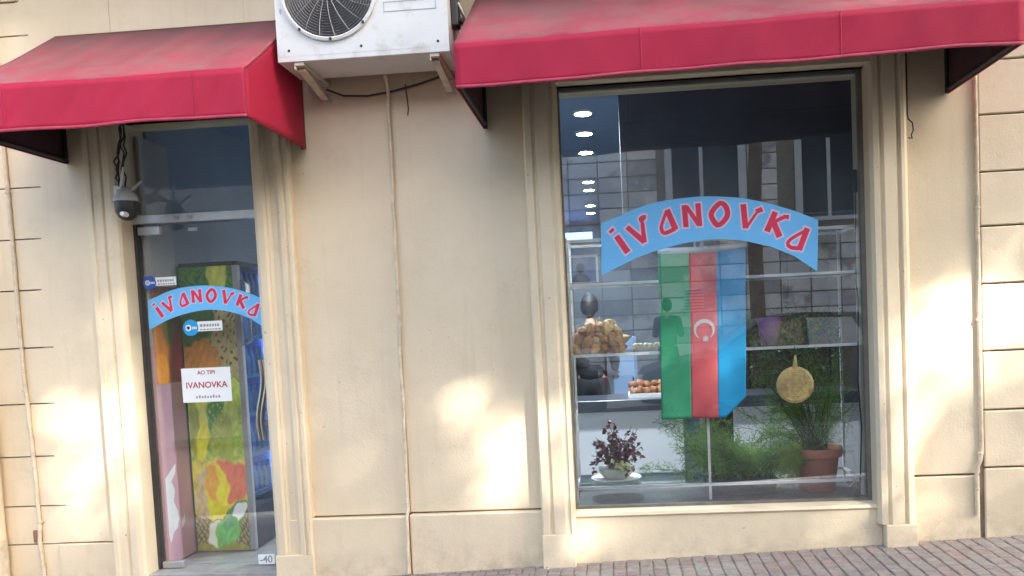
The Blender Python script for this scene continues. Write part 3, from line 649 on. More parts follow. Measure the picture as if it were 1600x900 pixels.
# ================================================================== SECURITY CAMERA
sc_ = thing('security_camera', 'grey dome security camera with two antennas at the door corner', 'camera', (-3.06, -0.06, 2.60))
MB().box(-3.10, -3.045, -0.075, -0.061, 2.575, 2.645, 0.004).build('wall_plate', M['white'], sc_)
MB().tube([(-3.072, -0.074, 2.61), (-3.0, -0.14, 2.606), (-2.955, -0.17, 2.604)], 0.011, 8).build('arm', M['camgrey'], sc_, True)
MB().lathe([(0.0, 2.612), (0.022, 2.61), (0.045, 2.585), (0.070, 2.545), (0.074, 2.528), (0.070, 2.522)], (-2.965, -0.17, 0), 22).build('hood', M['camgrey'], sc_, True)
MB().lathe([(0.067, 2.5215), (0.068, 2.49), (0.064, 2.455), (0.048, 2.425), (0.022, 2.408), (0.0, 2.405)], (-2.965, -0.17, 0), 22).build('dome', M['black'], sc_, True)
MB().lathe([(0.0, -0.262), (0.013, -0.258), (0.017, -0.240), (0.017, -0.21)], (-2.945, 0, 2.437), 12, 'y').build('lens', M['white'], sc_, True)
MB().tube([(-2.985, -0.19, 2.585), (-2.955, -0.19, 2.73)], [0.009, 0.007], 8).build('antenna', M['ac_white'], sc_)
MB().tube([(-2.935, -0.18, 2.575), (-2.845, -0.185, 2.645)], [0.009, 0.007], 8).build('antenna', M['camgrey'], sc_)
cb = thing('cable_bundle', 'tangle of black cables coming down to the security camera', 'cables', (-3.05, -0.08, 2.62))
rc = random.Random(5)
for i in range(5):
    ox, oy = rc.uniform(-.015, .03), rc.uniform(-.03, .0)
    pts = [(-3.02 + ox + (0.04 if i == 3 else 0), -0.08 + oy, 3.06)]
    for kk in range(1, 9):
        z = 3.04 - 0.05 * kk
        pts.append((-3.015 + ox - 0.012 * kk * 0.3 + rc.uniform(-.014, .014) - (0.03 if (i == 1 and 4 < kk < 8) else 0), -0.085 + oy + rc.uniform(-.01, .01), z))
    pts.append((-2.985, -0.14, 2.607))
    MB().tube(pts, 0.0055, 6).build('cable', M['cable'], cb, True)

# ================================================================== ARCHED SIGNS
PLATE = [(-0.657, 0.106), (-0.542, 0.147), (-0.446, 0.184), (-0.35, 0.211), (-0.256, 0.227), (-0.162, 0.235), (-0.068, 0.239), (0.016, 0.238), (0.118, 0.229), (0.211, 0.217), (0.303, 0.196), (0.394, 0.17), (0.531, 0.121), (0.676, 0.057),
         (0.662, -0.258), (0.523, -0.155), (0.386, -0.092), (0.248, -0.053), (0.146, -0.034), (0.072, -0.027), (-0.003, -0.028), (-0.078, -0.033), (-0.172, -0.047), (-0.267, -0.066), (-0.362, -0.091), (-0.458, -0.122), (-0.574, -0.173), (-0.668, -0.217)]
LETTERS = [
  [([(-0.599, 0.065), (-0.587, 0.051)], 0.035, 0.035), ([(-0.564, 0.024), (-0.497, -0.082)], 0.035, 0.038)],
  [([(-0.496, 0.076), (-0.39, -0.023)], 0.029, 0.033), ([(-0.392, -0.025), (-0.4, 0.101)], 0.029, 0.021), ([(-0.4, 0.1), (-0.411, 0.119), (-0.399, 0.131), (-0.376, 0.132)], 0.019, 0.025)],
  [([(-0.244, 0.17), (-0.195, 0.042)], 0.033, 0.035), ([(-0.247, 0.163), (-0.278, 0.085), (-0.283, 0.053), (-0.264, 0.026), (-0.199, 0.049)], 0.017, 0.025)],
  [([(-0.137, 0.192), (-0.131, 0.055)], 0.031, 0.031), ([(-0.126, 0.185), (-0.052, 0.066)], 0.025, 0.025), ([(-0.053, 0.199), (-0.047, 0.058)], 0.031, 0.031)],
  [([(0.085, 0.192), (0.039, 0.152), (0.027, 0.12), (0.044, 0.077), (0.067, 0.057), (0.104, 0.082), (0.126, 0.12), (0.118, 0.167), (0.085, 0.192)], 0.021, 0.033)],
  [([(0.224, 0.178), (0.234, 0.03)], 0.033, 0.033), ([(0.236, 0.03), (0.308, 0.126)], 0.017, 0.015), ([(0.3, 0.127), (0.34, 0.141)], 0.027, 0.029)],
  [([(0.418, 0.12), (0.363, 0.002)], 0.033, 0.035), ([(0.395, 0.054), (0.475, 0.087), (0.499, 0.083)], 0.021, 0.027), ([(0.405, 0.058), (0.439, -0.035)], 0.033, 0.036)],
  [([(0.609, 0.01), (0.555, -0.122)], 0.033, 0.033), ([(0.601, -0.001), (0.507, -0.052), (0.488, -0.082), (0.51, -0.104), (0.557, -0.11)], 0.017, 0.025)],
]
def stroke(mb, pts, w0, w1, ext, y0, y1, cx, cz, sx, sz):
    pts = [Vector(p) for p in pts]; L_, R_ = [], []
    closed = (pts[0] - pts[-1]).length < 1e-4
    if len(pts) >= 4:                       # smooth the brush strokes
        P, q = pts, []
        for i in range(len(P) - 1):
            a = P[i - 1] if i else (P[-2] if closed else P[0]); b, c = P[i], P[i + 1]; d = P[i + 2] if i + 2 < len(P) else (P[1] if closed else P[-1])
            for k in range(5):
                t = k / 5; q.append(0.5 * ((2 * b) + (c - a) * t + (2 * a - 5 * b + 4 * c - d) * t * t + (3 * b - a - 3 * c + d) * t ** 3))
        q.append(P[-1]); pts = q
    n = len(pts)
    for i, p in enumerate(pts):
        a = pts[i - 1] if i else (pts[-2] if closed else p); c = pts[i + 1] if i < n - 1 else (pts[1] if closed else p)
        d = (c - a).normalized(); nn = Vector((-d.y, d.x)); w = (w0 + (w1 - w0) * i / (n - 1)) * 0.53 + ext
        if i and i < n - 1:
            d1 = (p - a).normalized(); w = w / max(0.6, abs(d.dot(d1)))
        if closed: w = ((w0 + w1) / 2 + (w1 - w0) / 2 * abs(d.y)) / 2 + ext
        e = 0
        if not closed and i == 0: p = p - d * ext
        if not closed and i == n - 1: p = p + d * ext
        L_.append(p + nn * w); R_.append(p - nn * w)
    for i in range(n - 1):
        q = [L_[i], L_[i + 1], R_[i + 1], R_[i]]
        mb.prism([(cx + v.x * sx, cz + v.y * sz) for v in q], y0, y1, 'xz')
def arch_sign(label, cx, cz, sx, sz, yb):
    t = thing('arched_sign', label, 'sign', (cx, yb, cz - 0.2 * sz))
    n = len(PLATE) // 2; p = MB()
    for i in range(n - 1):
        a, b, c, d = PLATE[i], PLATE[i + 1], PLATE[2 * n - 2 - i], PLATE[2 * n - 1 - i]
        vs = [(cx + q[0] * sx, y, cz + q[1] * sz) for y in (yb - 0.003, yb) for q in (a, b, c, d)]
        p.add(vs, [(0, 1, 2, 3), (7, 6, 5, 4), (0, 4, 5, 1), (3, 2, 6, 7)] + ([(0, 3, 7, 4)] if i == 0 else []) + ([(1, 5, 6, 2)] if i == n - 2 else []))
    p.build('plate', M['signblue'], t)
    for L_ in LETTERS:
        o = MB(); q = MB()
        for k, (pts, a, b) in enumerate(L_):
            stroke(o, pts, a, b, 0.0095, yb - 0.0038 - 0.00012 * k, yb - 0.0029, cx, cz, sx, sz)
            stroke(q, pts, a, b, 0.0, yb - 0.0048 - 0.00012 * k, yb - 0.0029, cx, cz, sx, sz)
        l_ = q.build('letter', M['signred'], t); o.build('letter_outline', M['signpale'], l_)
arch_sign('large sky blue arched sign lettered IVANOVKA on the display window', 0.62, 2.15, 1.0, 1.0, 0.0555)
arch_sign('small sky blue arched sign lettered IVANOVKA on the glass door', -2.648, 1.858, 0.588, 0.60, 0.1045)

# text helper (flat print)
def text(name, body, m, parent, x, y, z, size, align='CENTER'):
    cu = bpy.data.curves.new(name, 'FONT'); cu.body = body; cu.size = size; cu.align_x = align; cu.align_y = 'CENTER'; cu.extrude = 0.0004; cu.offset = size * 0.018
    cu.materials.append(m); o = bpy.data.objects.new(name, cu); C.objects.link(o)
    o.matrix_world = Matrix.Translation((x, y, z)) @ Matrix.Rotation(math.pi / 2, 4, 'X')
    bpy.context.view_layer.update()
    me = bpy.data.meshes.new_from_object(o.evaluated_get(bpy.context.evaluated_depsgraph_get())); mw_ = o.matrix_world.copy()
    bpy.data.objects.remove(o); me.transform(mw_); me.name = name
    return link(name, me, parent)
pn = thing('paper_notice', 'white paper notice with red lettering taped inside the glass door', 'notice', (-2.675, 0.12, 1.24))
MB().box(-2.845, -2.512, 0.1025, 0.1042, 1.236, 1.462).build('sheet', M['paper'], pn)
text('lettering', 'AO TIPI', M['inkred'], pn, -2.675, 0.1018, 1.43, 0.036)
text('lettering', 'IVANOVKA', M['inkred'], pn, -2.678, 0.1018, 1.347, 0.056)
mk = MB(); rm = random.Random(8)
for i in range(9):
    x = -2.755 + i * 0.019; h = rm.uniform(0.012, 0.02); mk.box(x, x + 0.012, 0.1016, 0.1024, 1.262, 1.262 + h)
mk.build('small_print', M['inkgrey'], pn)
def pay(label, x, z, m, s):
    t = thing('payment_sticker', label, 'sticker', (x, 0.1, z - 0.03))
    MB().lathe([(0.0, 0.1012), (0.044 * s, 0.1012), (0.046 * s, 0.1016), (0.046 * s, 0.104)], (x, 0, z), 28, 'y').build('disc', M[m], t)
    MB().lathe([(0.009 * s, 0.1006), (0.018 * s, 0.1006), (0.018 * s, 0.1011), (0.009 * s, 0.1011), (0.009 * s, 0.1006)], (x - 0.014 * s, 0, z), 18, 'y').build('ring_mark', M['paper'], t)
    mb = MB()
    for i in range(3): mb.box(x + (0.008 + i * 0.010) * s, x + (0.015 + i * 0.010) * s, 0.1006, 0.1011, z - 0.008 * s, z + 0.006 * s)
    mb.build('mark', M['paper'], t)
    MB().box(x + 0.040 * s, x + 0.185 * s, 0.1014, 0.104, z - 0.022 * s, z + 0.034 * s).build('label_strip', M['paper'], t)
    mb = MB(); r_ = random.Random(int(x * 100))
    for row, zz in enumerate((z + 0.010 * s, z - 0.012 * s)):
        xx = x + 0.055 * s
        while xx < x + 0.172 * s:
            w = r_.uniform(0.008, 0.016) * s; mb.box(xx, xx + w, 0.1008, 0.1013, zz - (0.007 if row == 0 else 0.004) * s, zz + (0.008 if row == 0 else 0.004) * s); xx += w + 0.005 * s
    mb.build('small_print', M['inkgrey'], t)
pay('dark blue round payment sticker with white strip at the upper left of the door', -3.014, 2.036, 'stickblue', 0.98)
pay('light blue round payment sticker with white strip under the small arched sign', -2.757, 1.728, 'stickcyan', 1.15)
ns = thing('number_plate', 'small pale plate reading 40 at the foot of the door', 'plate', (-2.27, 0.1, 0.15))
MB().box(-2.405, -2.292, 0.094, 0.1042, 0.140, 0.205, 0.002).build('plate', M['paper'], ns)
text('lettering', '-40', M['inkgrey'], ns, -2.350, 0.0932, 0.172, 0.066)

# ================================================================== FLAG
flag = thing('flag', 'vertically hung flag striped green, red and blue with crescent and star behind the window', 'flag', (0.59, 0.14, 1.0))
def fold(x, z):
    s = (2.1 - z) / 1.1
    return 0.125 + 0.012 * math.sin(11 * (x - 0.3) + 0.6 + 0.8 * z) * s + 0.007 * math.sin(23 * x + 3 * z) * s + 0.004 * math.sin(9 * z + 5 * x) + 0.0025 * math.sin(31 * z - 22 * x) * s
FX0, FX1, FZT, FZB = 0.315, 0.862, 2.055, 1.0
def flagpt(u, v):
    x = FX0 + (FX1 - FX0) * u; x += (-0.02 * v * (1 - u)) - 0.028 * u * v
    zb = FZB + (0.125 * max(0, (u - 0.76) / 0.24) ** 1.0) - 0.012 * u
    z = FZT + 0.012 * u + (zb - FZT) * v
    return (x, fold(x, z), z)
for nm, u0, u1, mm in (('stripe', 0, .355, 'fgreen'), ('stripe', .355, .665, 'fred'), ('stripe', .665, 1, 'fblue')):
    o = MB().grid(14, 50, lambda u, v: flagpt(u0 + (u1 - u0) * u, v)).build(nm, M[mm], flag, True, False)
    o.modifiers.new('t', 'SOLIDIFY').thickness = 0.002
o = MB().grid(30, 2, lambda u, v: (lambda x: (x, fold(x, 2.07), 2.054 + 0.012 * u + 0.04 * (1 - v) - 0.012 * math.sin(math.pi * u)))(FX0 - 0.004 + (FX1 - FX0 + 0.008) * u)).build('hem_band', M['fwhite'], flag, True, False)
o.modifiers.new('t', 'SOLIDIFY').thickness = 0.003
def emb(poly, name):
    vs = [(x, fold(x, z) - 0.003, z) for x, z in poly]
    m_ = MB().add(vs, [tuple(range(len(vs)))]); o = m_.build(name, M['fwhite'], flag, False, False); o.modifiers.new('t', 'SOLIDIFY').thickness = 0.002
ccx, ccz, cr = 0.585, 1.565, 0.066
cpts = [(ccx + cr * math.cos(a), ccz + cr * math.sin(a)) for a in [math.radians(-52 + i * (284 / 30)) for i in range(31)]]
m_ = MB(); r2, oz = 0.052, -0.012
a0 = [math.radians(-52 + i * (284 / 30)) for i in range(31)]
vs = []
for a in a0:
    b_ = a
    vs.append((ccx + cr * math.cos(a), ccz + cr * math.sin(a)))
    vs.append((ccx + r2 * math.cos(b_) + 0.0, ccz + oz * 0.85 + r2 * math.sin(b_)))
m_.add([(x, fold(x, z) - 0.003, z) for x, z in vs], [(2 * i, 2 * i + 1, 2 * i + 3, 2 * i + 2) for i in range(30)])
o = m_.build('crescent', M['fwhite'], flag, False, False); o.modifiers.new('t', 'SOLIDIFY').thickness = 0.002
star = [(0.592 + (0.026 if i % 2 == 0 else 0.012) * math.cos(math.pi * i / 8), 1.505 + (0.026 if i % 2 == 0 else 0.012) * math.sin(math.pi * i / 8)) for i in range(16)]
emb(star, 'star')

# ================================================================== INTERIOR
struct(MB().box(-3.07, 2.4, 0.281, 8.9, 0.0, 0.12).build('interior_floor', M['intfloor']))
struct(MB().box(-3.07, 2.4, 0.281, 8.9, 3.32, 3.5).build('interior_ceiling', M['ceil']))
struct(MB().box(-3.07, 2.4, 8.7, 8.9, 0.1201, 3.3199).build('interior_wall', M['intwall']))
struct(MB().box(-3.2, -3.0701, 0.281, 8.9, 0.0, 3.5).build('interior_wall', M['intwall']))
struct(MB().box(2.15, 2.4, 0.2805, 8.69, 0.1201, 3.3199).build('interior_wall', M['brownwood']))
struct(MB().box(-1.95, -0.45, 0.2805, 0.36, 0.1201, 3.3199).build('interior_wall', M['intwall']))
struct(MB().box(0.12, 2.149, 0.95, 1.05, 2.36, 3.3195, 0.004).build('ceiling_bulkhead', M['bulk']))
for i, (y, s) in enumerate(((1.5, 1), (2.2, .7), (3.0, 1), (4.7, .8), (5.3, 1), (6.7, .8), (7.5, 1))):
    x = -0.155 - 0.015 * (y - 1.5)
    t = thing('ceiling_light', ('topmost and brightest', 'second from the top', 'third from the top', 'middle', 'third from the bottom', 'second from the bottom', 'lowest and farthest')[i] + ' of the round ceiling lights in the row', 'ceiling light', (x, y, 3.31), 'recessed ceiling lights')
    MB().lathe([(0.085, 3.3199), (0.085, 3.304), (0.07, 3.30), (0.065, 3.3199)], (x, y, 0), 18).build('rim', M['white'], t, True)
    MB().lathe([(0.0, 3.296), (0.04, 3.299), (0.062, 3.31)], (x, y, 0), 18).build('diffuser', M['lamp'], t, True)
    if i in (0, 2, 4, 6):
        pl = bpy.data.lights.new('ceiling_lamp_light', 'SPOT'); pl.energy = (130, 20, 14, 10)[i // 2]; pl.color = (0.80, 0.90, 1.0); pl.spot_size = math.radians(150); pl.spot_blend = 0.6; pl.shadow_soft_size = 0.06
        po = bpy.data.objects.new('ceiling_lamp_light', pl); C.objects.link(po); po.location = (x, y, 3.28)
# wall board beside the door: pink below, grey above, with a poster and torn paper on it
wb = thing('wall_board', 'tall board painted pink below and grey above just inside the door', 'board', (-3.05, 0.3, 0.13))
MB().box(-3.069, -3.045, 0.145, 0.492, 0.129, 1.62, 0.003).build('lower_board', M['pink'], wb)
MB().box(-3.069, -3.047, 0.145, 0.492, 1.62, 3.0, 0.003).build('upper_board', M['boardgrey'], wb)
def torn(pts, name='torn_paper'):
    vs = [(-3.0445, y, z) for y, z in pts]; n = len(vs)
    m_ = MB().add(vs + [(-3.0435, y, z) for y, z in pts], [tuple(range(n)), tuple(range(n, 2 * n))] + [(i, (i + 1) % n, (i + 1) % n + n, i + n) for i in range(n)])
    return m_.build(name, M['tornpaper'], wb)
torn([(0.165, 0.72), (0.30, 0.80), (0.29, 0.74), (0.235, 0.69), (0.27, 0.62), (0.245, 0.55), (0.285, 0.48), (0.30, 0.42), (0.27, 0.36), (0.22, 0.34), (0.20, 0.30), (0.175, 0.28), (0.165, 0.33)])
torn([(0.325, 0.39), (0.375, 0.43), (0.37, 0.38), (0.335, 0.345)])
def printed(name, m, parent, nx, ny, fn, colf, th=0.003):
    mb = MB().grid(nx, ny, fn); o = mb.build(name, m, parent, False, False); me = o.data
    ca = me.color_attributes.new('print', 'FLOAT_COLOR', 'POINT')
    cols = []
    for j in range(ny + 1):
        for i in range(nx + 1): cols += list(colf(i / nx, j / ny)) + [1.0]
    ca.data.foreach_set('color', cols)
    o.modifiers.new('t', 'SOLIDIFY').thickness = th
    return o
def sm(a, b, x):
    t = max(0.0, min(1.0, (x - a) / (b - a))); return t * t * (3 - 2 * t)
def lerp(a, b, t): return tuple(x + (y - x) * t for x, y in zip(a, b))
def ell(u, v, cu, cv, ru, rv, rot=0.0):
    x, y = (u - cu), (v - cv); c, s = math.cos(rot), math.sin(rot); x, y = x * c + y * s * 3.0, -x * s / 3.0 + y * c
    return (x / ru) ** 2 + (y / rv) ** 2
def postercol(u, v): return tuple(min(0.85, c * 1.4) for c in postercol0(u, v))
def postercol0(u, v):   # u along the depth, v down
    c = lerp((0.46, 0.14, 0.02), (0.20, 0.05, 0.03), sm(0.25, 0.75, u + 0.15 * math.sin(9 * v)))
    c = lerp(c, (0.13, 0.12, 0.02), sm(0.8, 0.2, ell(u, v, 0.55, 0.42, 0.35, 0.28)))
    c = lerp(c, (0.10, 0.03, 0.03), sm(0.25, 0.0, v))
    c = lerp(c, (0.62, 0.22, 0.02), sm(1.2, 0.5, ell(u, v, 0.22, 0.86, 0.24, 0.2)))
    return lerp(c, (0.25, 0.03, 0.04), sm(1.1, 0.5, ell(u, v, 0.8, 0.75, 0.22, 0.3)))
wp = thing('wall_poster', 'orange and brown printed poster above the pink board inside the door', 'poster', (-3.045, 0.32, 1.36))
printed('sheet', M['poster'], wp, 24, 40, lambda u, v: (-3.0425, 0.15 + 0.336 * u, 2.02 - 0.66 * v), postercol)

# drinks fridge: printed side towards the street, glass front towards the shop
FY0, FY1, FXA, FXB, FZ0, FZ1 = 0.50, 1.14, -3.035, -2.615, 0.128, 2.16
fg = thing('drinks_fridge', 'upright drinks fridge with vegetable print on its side and blue lit glass front', 'fridge', (-2.83, 0.82, 0.12))
def wrapcol(u, v):
    wu = u + 0.035 * math.sin(19 * v + 3 * u) + 0.02 * math.sin(47 * v - 9 * u) + 0.012 * math.sin(101 * v + 21 * u); wv = v + 0.008 * math.sin(11 * u + 13 * v) + 0.004 * math.sin(31 * u - 20 * v)
    k_ = 2.1 + 0.28 * math.sin(63 * wv + 17 * wu) * math.sin(29 * wu + 8 * wv) + 0.2 * math.sin(140 * wv - 31 * wu) * math.sin(55 * wu)
    return tuple(min(0.85, c * k_) for c in wrapcol0(wu, wv))
def wrapcol0(u, v):
    r_ = math.sin(u * 37 + 11 * math.sin(v * 41)) * 0.5 + 0.5
    c = lerp((0.02, 0.075, 0.03), (0.05, 0.13, 0.02), r_)                                  # dark leaves
    c = lerp(c, (0.33, 0.34, 0.06), sm(1.2, 0.7, ell(u, v, 0.72, 0.03, 0.16, 0.10, 0.3)))    # pale stalk
    c = lerp(c, (0.26, 0.22, 0.10), sm(1.15, 0.8, ell(u, v, 0.80, 0.26, 0.46, 0.145)))      # melon flesh
    if ell(u, v, 0.80, 0.26, 0.40, 0.12) < 1 and math.sin(u * 40 + 9 * v) * math.sin(v * 150 + 6 * u) > 0.62: c = (0.10, 0.055, 0.02)
    c = lerp(c, (0.03, 0.10, 0.025), sm(1.2, 0.7, ell(u, v, 0.30, 0.18, 0.30, 0.10, 0.5)))
    c = lerp(c, (0.34, 0.15, 0.03), sm(1.15, 0.8, ell(u, v, 0.30, 0.315, 0.42, 0.06)))       # pumpkin
    if v > 0.40:
        c = lerp((0.26, 0.30, 0.03), (0.15, 0.25, 0.04), r_)
        for cu, cv, ru, rv, rt, col in ((0.30, 0.50, 0.15, 0.17, 0.18, (0.36, 0.40, 0.07)), (0.50, 0.52, 0.17, 0.13, 0.2, (0.06, 0.17, 0.03)), (0.78, 0.50, 0.15, 0.16, 0.25, (0.27, 0.33, 0.06)),
                                        (0.62, 0.60, 0.24, 0.08, -0.1, (0.20, 0.24, 0.03)), (0.18, 0.60, 0.18, 0.07, 0, (0.42, 0.38, 0.02)), (0.10, 0.47, 0.08, 0.2, 0.1, (0.19, 0.22, 0.04))):
            c = lerp(c, col, sm(1.25, 0.75, ell(u, v, cu, cv, ru, rv, rt)))
        if ell(u, v, 0.5, 0.52, 0.15, 0.11) < 1 and math.sin(u * 60) * math.sin(v * 170 + u * 20) > 0.7: c = (0.22, 0.33, 0.08)
    if v > 0.67:
        c = lerp(c, (0.40, 0.34, 0.05), sm(0.67, 0.69, v))
        for cu, cv, ru, rv, rt, col in ((0.72, 0.755, 0.34, 0.075, 0.1, (0.42, 0.10, 0.05)), (0.22, 0.80, 0.18, 0.10, 0.3, (0.34, 0.27, 0.14)), (0.42, 0.80, 0.20, 0.10, 0.35, (0.60, 0.36, 0.01)), (0.36, 0.76, 0.10, 0.07, 0.2, (0.56, 0.20, 0.02))):
            c = lerp(c, col, sm(1.2, 0.85, ell(u, v, cu, cv, ru, rv, rt)))
        if v > 0.865 + 0.03 * math.sin(u * 6):
            c = (0.20, 0.16, 0.06) if math.sin(u * 70) * math.sin(v * 210) > 0.1 else (0.07, 0.07, 0.03)
        for cu, cv, ru, rv, rt, col in ((0.76, 0.885, 0.26, 0.045, -0.5, (0.05, 0.15, 0.05)), (0.83, 0.872, 0.16, 0.03, -0.5, (0.55, 0.58, 0.38)), (0.42, 0.94, 0.22, 0.05, -0.3, (0.52, 0.55, 0.34)), (0.60, 0.935, 0.24, 0.062, -0.15, (0.09, 0.27, 0.07)), (0.64, 0.90, 0.12, 0.025, -0.1, (0.05, 0.20, 0.07))):
            c = lerp(c, col, sm(1.15, 0.88, ell(u, v, cu, cv, ru, rv, rt)))
        c = lerp(c, (0.16, 0.15, 0.03), sm(0.972, 0.985, v))
    return c
printed('printed_side', M['wrap'], fg, 70, 260, lambda u, v: (FXA + (FXB - 0.03 - FXA) * u, FY0, FZ1 - (FZ1 - FZ0) * v), wrapcol)
MB().box(FXB - 0.03, FXB + 0.012, FY0 - 0.006, FY0 + 0.035, FZ0, FZ1, 0.004).build('corner_post', M['fridgegrey'], fg)
MB().box(FXB - 0.03, FXB + 0.012, FY1 - 0.035, FY1, FZ0 + 0.32, FZ1, 0.004).build('corner_post', M['fridgedark'], fg)
sh = MB(); sh.box(FXA, FXA + 0.03, FY0 + 0.004, FY1, FZ0, FZ1 - 0.001); sh.box(FXA + 0.031, FXB - 0.031, FY1 - 0.03, FY1, FZ0, FZ1 - 0.001)
sh.box(FXA + 0.031, FXB - 0.031, FY0 + 0.004, FY0 + 0.02, FZ0 + 0.3, FZ1 - 0.002)
sh.build('liner', M['fridgein'], fg)
MB().box(FXA, FXB + 0.01, FY0 + 0.004, FY1, FZ1, FZ1 + 0.03, 0.004).build('top', M['fridgedark'], fg)
MB().box(FXA + 0.031, FXB + 0.012, FY0 + 0.036, FY1 - 0.031, FZ0, FZ0 + 0.30, 0.004).build('base', M['fridgedark'], fg)
MB().box(FXB - 0.012, FXB - 0.004, FY0 + 0.036, FY1 - 0.036, FZ0 + 0.302, FZ1 - 0.002).build('glass_door', M['shelfglass'], fg)
MB().box(FXB - 0.05, FXB - 0.028, FY0 + 0.038, FY0 + 0.06, FZ0 + 0.35, FZ1 - 0.05).build('light_strip', M['fridgelight'], fg)
MB().box(FXB - 0.10, FXB - 0.055, FY1 - 0.05, FY1 - 0.0305, FZ0 + 0.35, FZ1 - 0.05).build('light_strip', M['fridgelight'], fg)
for z in (0.48, 0.78, 1.08, 1.36, 1.64, 1.92):
    MB().box(FXA + 0.05, FXB - 0.052, FY0 + 0.062, FY1 - 0.04, z, z + 0.012).build('shelf', M['fridgein'], fg)
    MB().box(FXB - 0.05, FXB - 0.043, FY0 + 0.062, FY1 - 0.04, z - 0.010, z + 0.02).build('price_rail', M['bottle'], fg)
    for q in range(6):
        x, y = FXB - 0.11, FY0 + 0.12 + q * 0.085
        bpy_b = MB().lathe([(0.0, z + 0.0125), (0.032, z + 0.0125), (0.034, z + 0.03), (0.034, z + 0.13), (0.014, z + 0.185), (0.014, z + 0.215), (0.0, z + 0.216)], (x, y, 0), 8)
        tag(bpy_b.build('bottle', M['bottle'], None, True), 'drink bottle standing on a shelf of the blue lit fridge', 'bottle', 'bottles in the drinks fridge')
for q in range(3):
    y = FY0 + 0.02 + q * 0.022
    MB().tube([(FXB + 0.014, y, 1.60), (FXB + 0.055, y, 1.62), (FXB + 0.06, y, 1.80), (FXB + 0.055, y, 2.02), (FXB + 0.014, y, 2.05)], 0.006, 6).build('handle', M['chrome'], fg, True)

# window ledge and rack
tag(MB().box(-0.44, 1.70, 0.09, 0.80, 0.30, 0.457, 0.004).build('window_ledge', M['ledge']), 'dark slate ledge inside the foot of the display window', 'ledge')
rk = thing('display_rack', 'white steel display rack with glass shelves standing behind the window', 'rack', (0.65, 0.42, 0.46))
RX0, RX1, RXC, RY0, RY1 = -0.268, 1.565, 0.597, 0.20, 0.60
for x in (RX0, RXC, RX1):
    for y in (RY0, RY1):
        MB().box(x - 0.008, x + 0.008, y - 0.008, y + 0.008, 0.4575, 2.19).build('post', M['rackwhite'], rk)
for y in (RY0, RY1):
    for (x0, x1) in ((RX0 + 0.0085, RXC - 0.0085), (RXC + 0.0085, RX1 - 0.0085)):
        for z in (2.17, 1.885, 1.425, 0.555):
            MB().box(x0, x1, y - 0.007, y + 0.007, z - 0.008, z + 0.010).build('rail', M['rackwhite'], rk)
for x in (RX0, RX1):
    for z in (2.17, 1.885, 1.425, 0.555): MB().box(x - 0.007, x + 0.007, RY0 + 0.0085, RY1 - 0.0085, z - 0.008, z + 0.008).build('rail', M['rackwhite'], rk)
for z, xs in ((1.885, RX1), (1.425, RX1), (0.555, RXC)):
    MB().box(RX0 + 0.01, xs - 0.01, RY0 + 0.012, RY1 - 0.012, z + 0.0105, z + 0.0165).build('shelf', M['shelfglass'], rk)
SHZ, SHB = 1.4418, 0.5718
# pastries: heaped on the left of the middle shelf
def lump(seed, s):
    bm = bmesh.new(); bmesh.ops.create_icosphere(bm, subdivisions=2, radius=1); r = random.Random(seed); a = [r.uniform(0, 6.28) for _ in range(6)]
    for v in bm.verts:
        d = v.co.normalized(); k_ = 1 + 0.16 * math.sin(4 * d.x + a[0]) * math.sin(5 * d.y + a[1]) + 0.12 * math.sin(7 * d.z + a[2]) + 0.08 * math.sin(11 * d.x + a[3])
        v.co = Vector((d.x * 1.15, d.y * 0.95, d.z * 0.75)) * k_ * s
    me = bpy.data.meshes.new('pastry'); bm.to_mesh(me); bm.free()
    me.polygons.foreach_set('use_smooth', [True] * len(me.polygons)); return me
M['golden2'] = pm('deep_golden_pastry', (0.46, 0.20, 0.045), 0.55, 0.3, 24, 0.4, 60, col2=(0.20, 0.07, 0.015), scale2=28, thr=(0.5, 0.7))
M['golden3'] = pm('pale_golden_pastry', (0.68, 0.42, 0.15), 0.6, 0.25, 24, 0.4, 60, col2=(0.42, 0.20, 0.05), scale2=28, thr=(0.5, 0.7))
lm = [lump(i, 0.040) for i in range(9)]
for i, me in enumerate(lm): me.materials.append(M[('golden', 'golden2', 'golden', 'golden3', 'golden', 'golden2', 'golden3', 'golden', 'golden')[i]])
rp_ = random.Random(21)
rows = [(SHZ + 0.030, 0.185, 6), (SHZ + 0.078, 0.18, 6), (SHZ + 0.125, 0.15, 5), (SHZ + 0.168, 0.10, 3)]
for z, hw, nn in rows:
    for yy in (0.30, 0.375, 0.45):
        for i in range(nn):
            x = -0.082 + ((i + 0.5) / nn - 0.5) * 2 * hw * 0.92 + rp_.uniform(-.016, .016)
            sc_k = rp_.uniform(0.72, 1.18)
            o = bpy.data.objects.new('pastry', rp_.choice(lm)); C.objects.link(o)
            o.location = (x, yy + rp_.uniform(-.02, .02), max(SHZ + 0.026 * sc_k, z + rp_.uniform(-.014, .016))); o.rotation_euler = [rp_.uniform(0, 6.28) for _ in range(3)]
            o.scale = (sc_k * rp_.uniform(.85, 1.3), sc_k * rp_.uniform(.8, 1.05), sc_k * rp_.uniform(.75, 1.05))
            tag(o, 'golden brown pastry in the heap on the left of the middle shelf', 'pastry', 'golden pastries heaped on the rack')
lp = [lump(i + 10, 0.026) for i in range(3)]
for me in lp: me.materials.append(M['palebake'])
for i in range(14):
    o = bpy.data.objects.new('biscuit', rp_.choice(lp)); C.objects.link(o)
    o.location = (0.15 + 0.034 * (i % 7) + rp_.uniform(-.008, .008), 0.30 + 0.07 * (i // 7) + rp_.uniform(-.01, .01), SHZ + 0.02); o.rotation_euler = [rp_.uniform(0, 6.28) for _ in range(3)]
    tag(o, 'small pale biscuit scattered between the pastry heap and the flag', 'biscuit', 'pale biscuits on the rack')

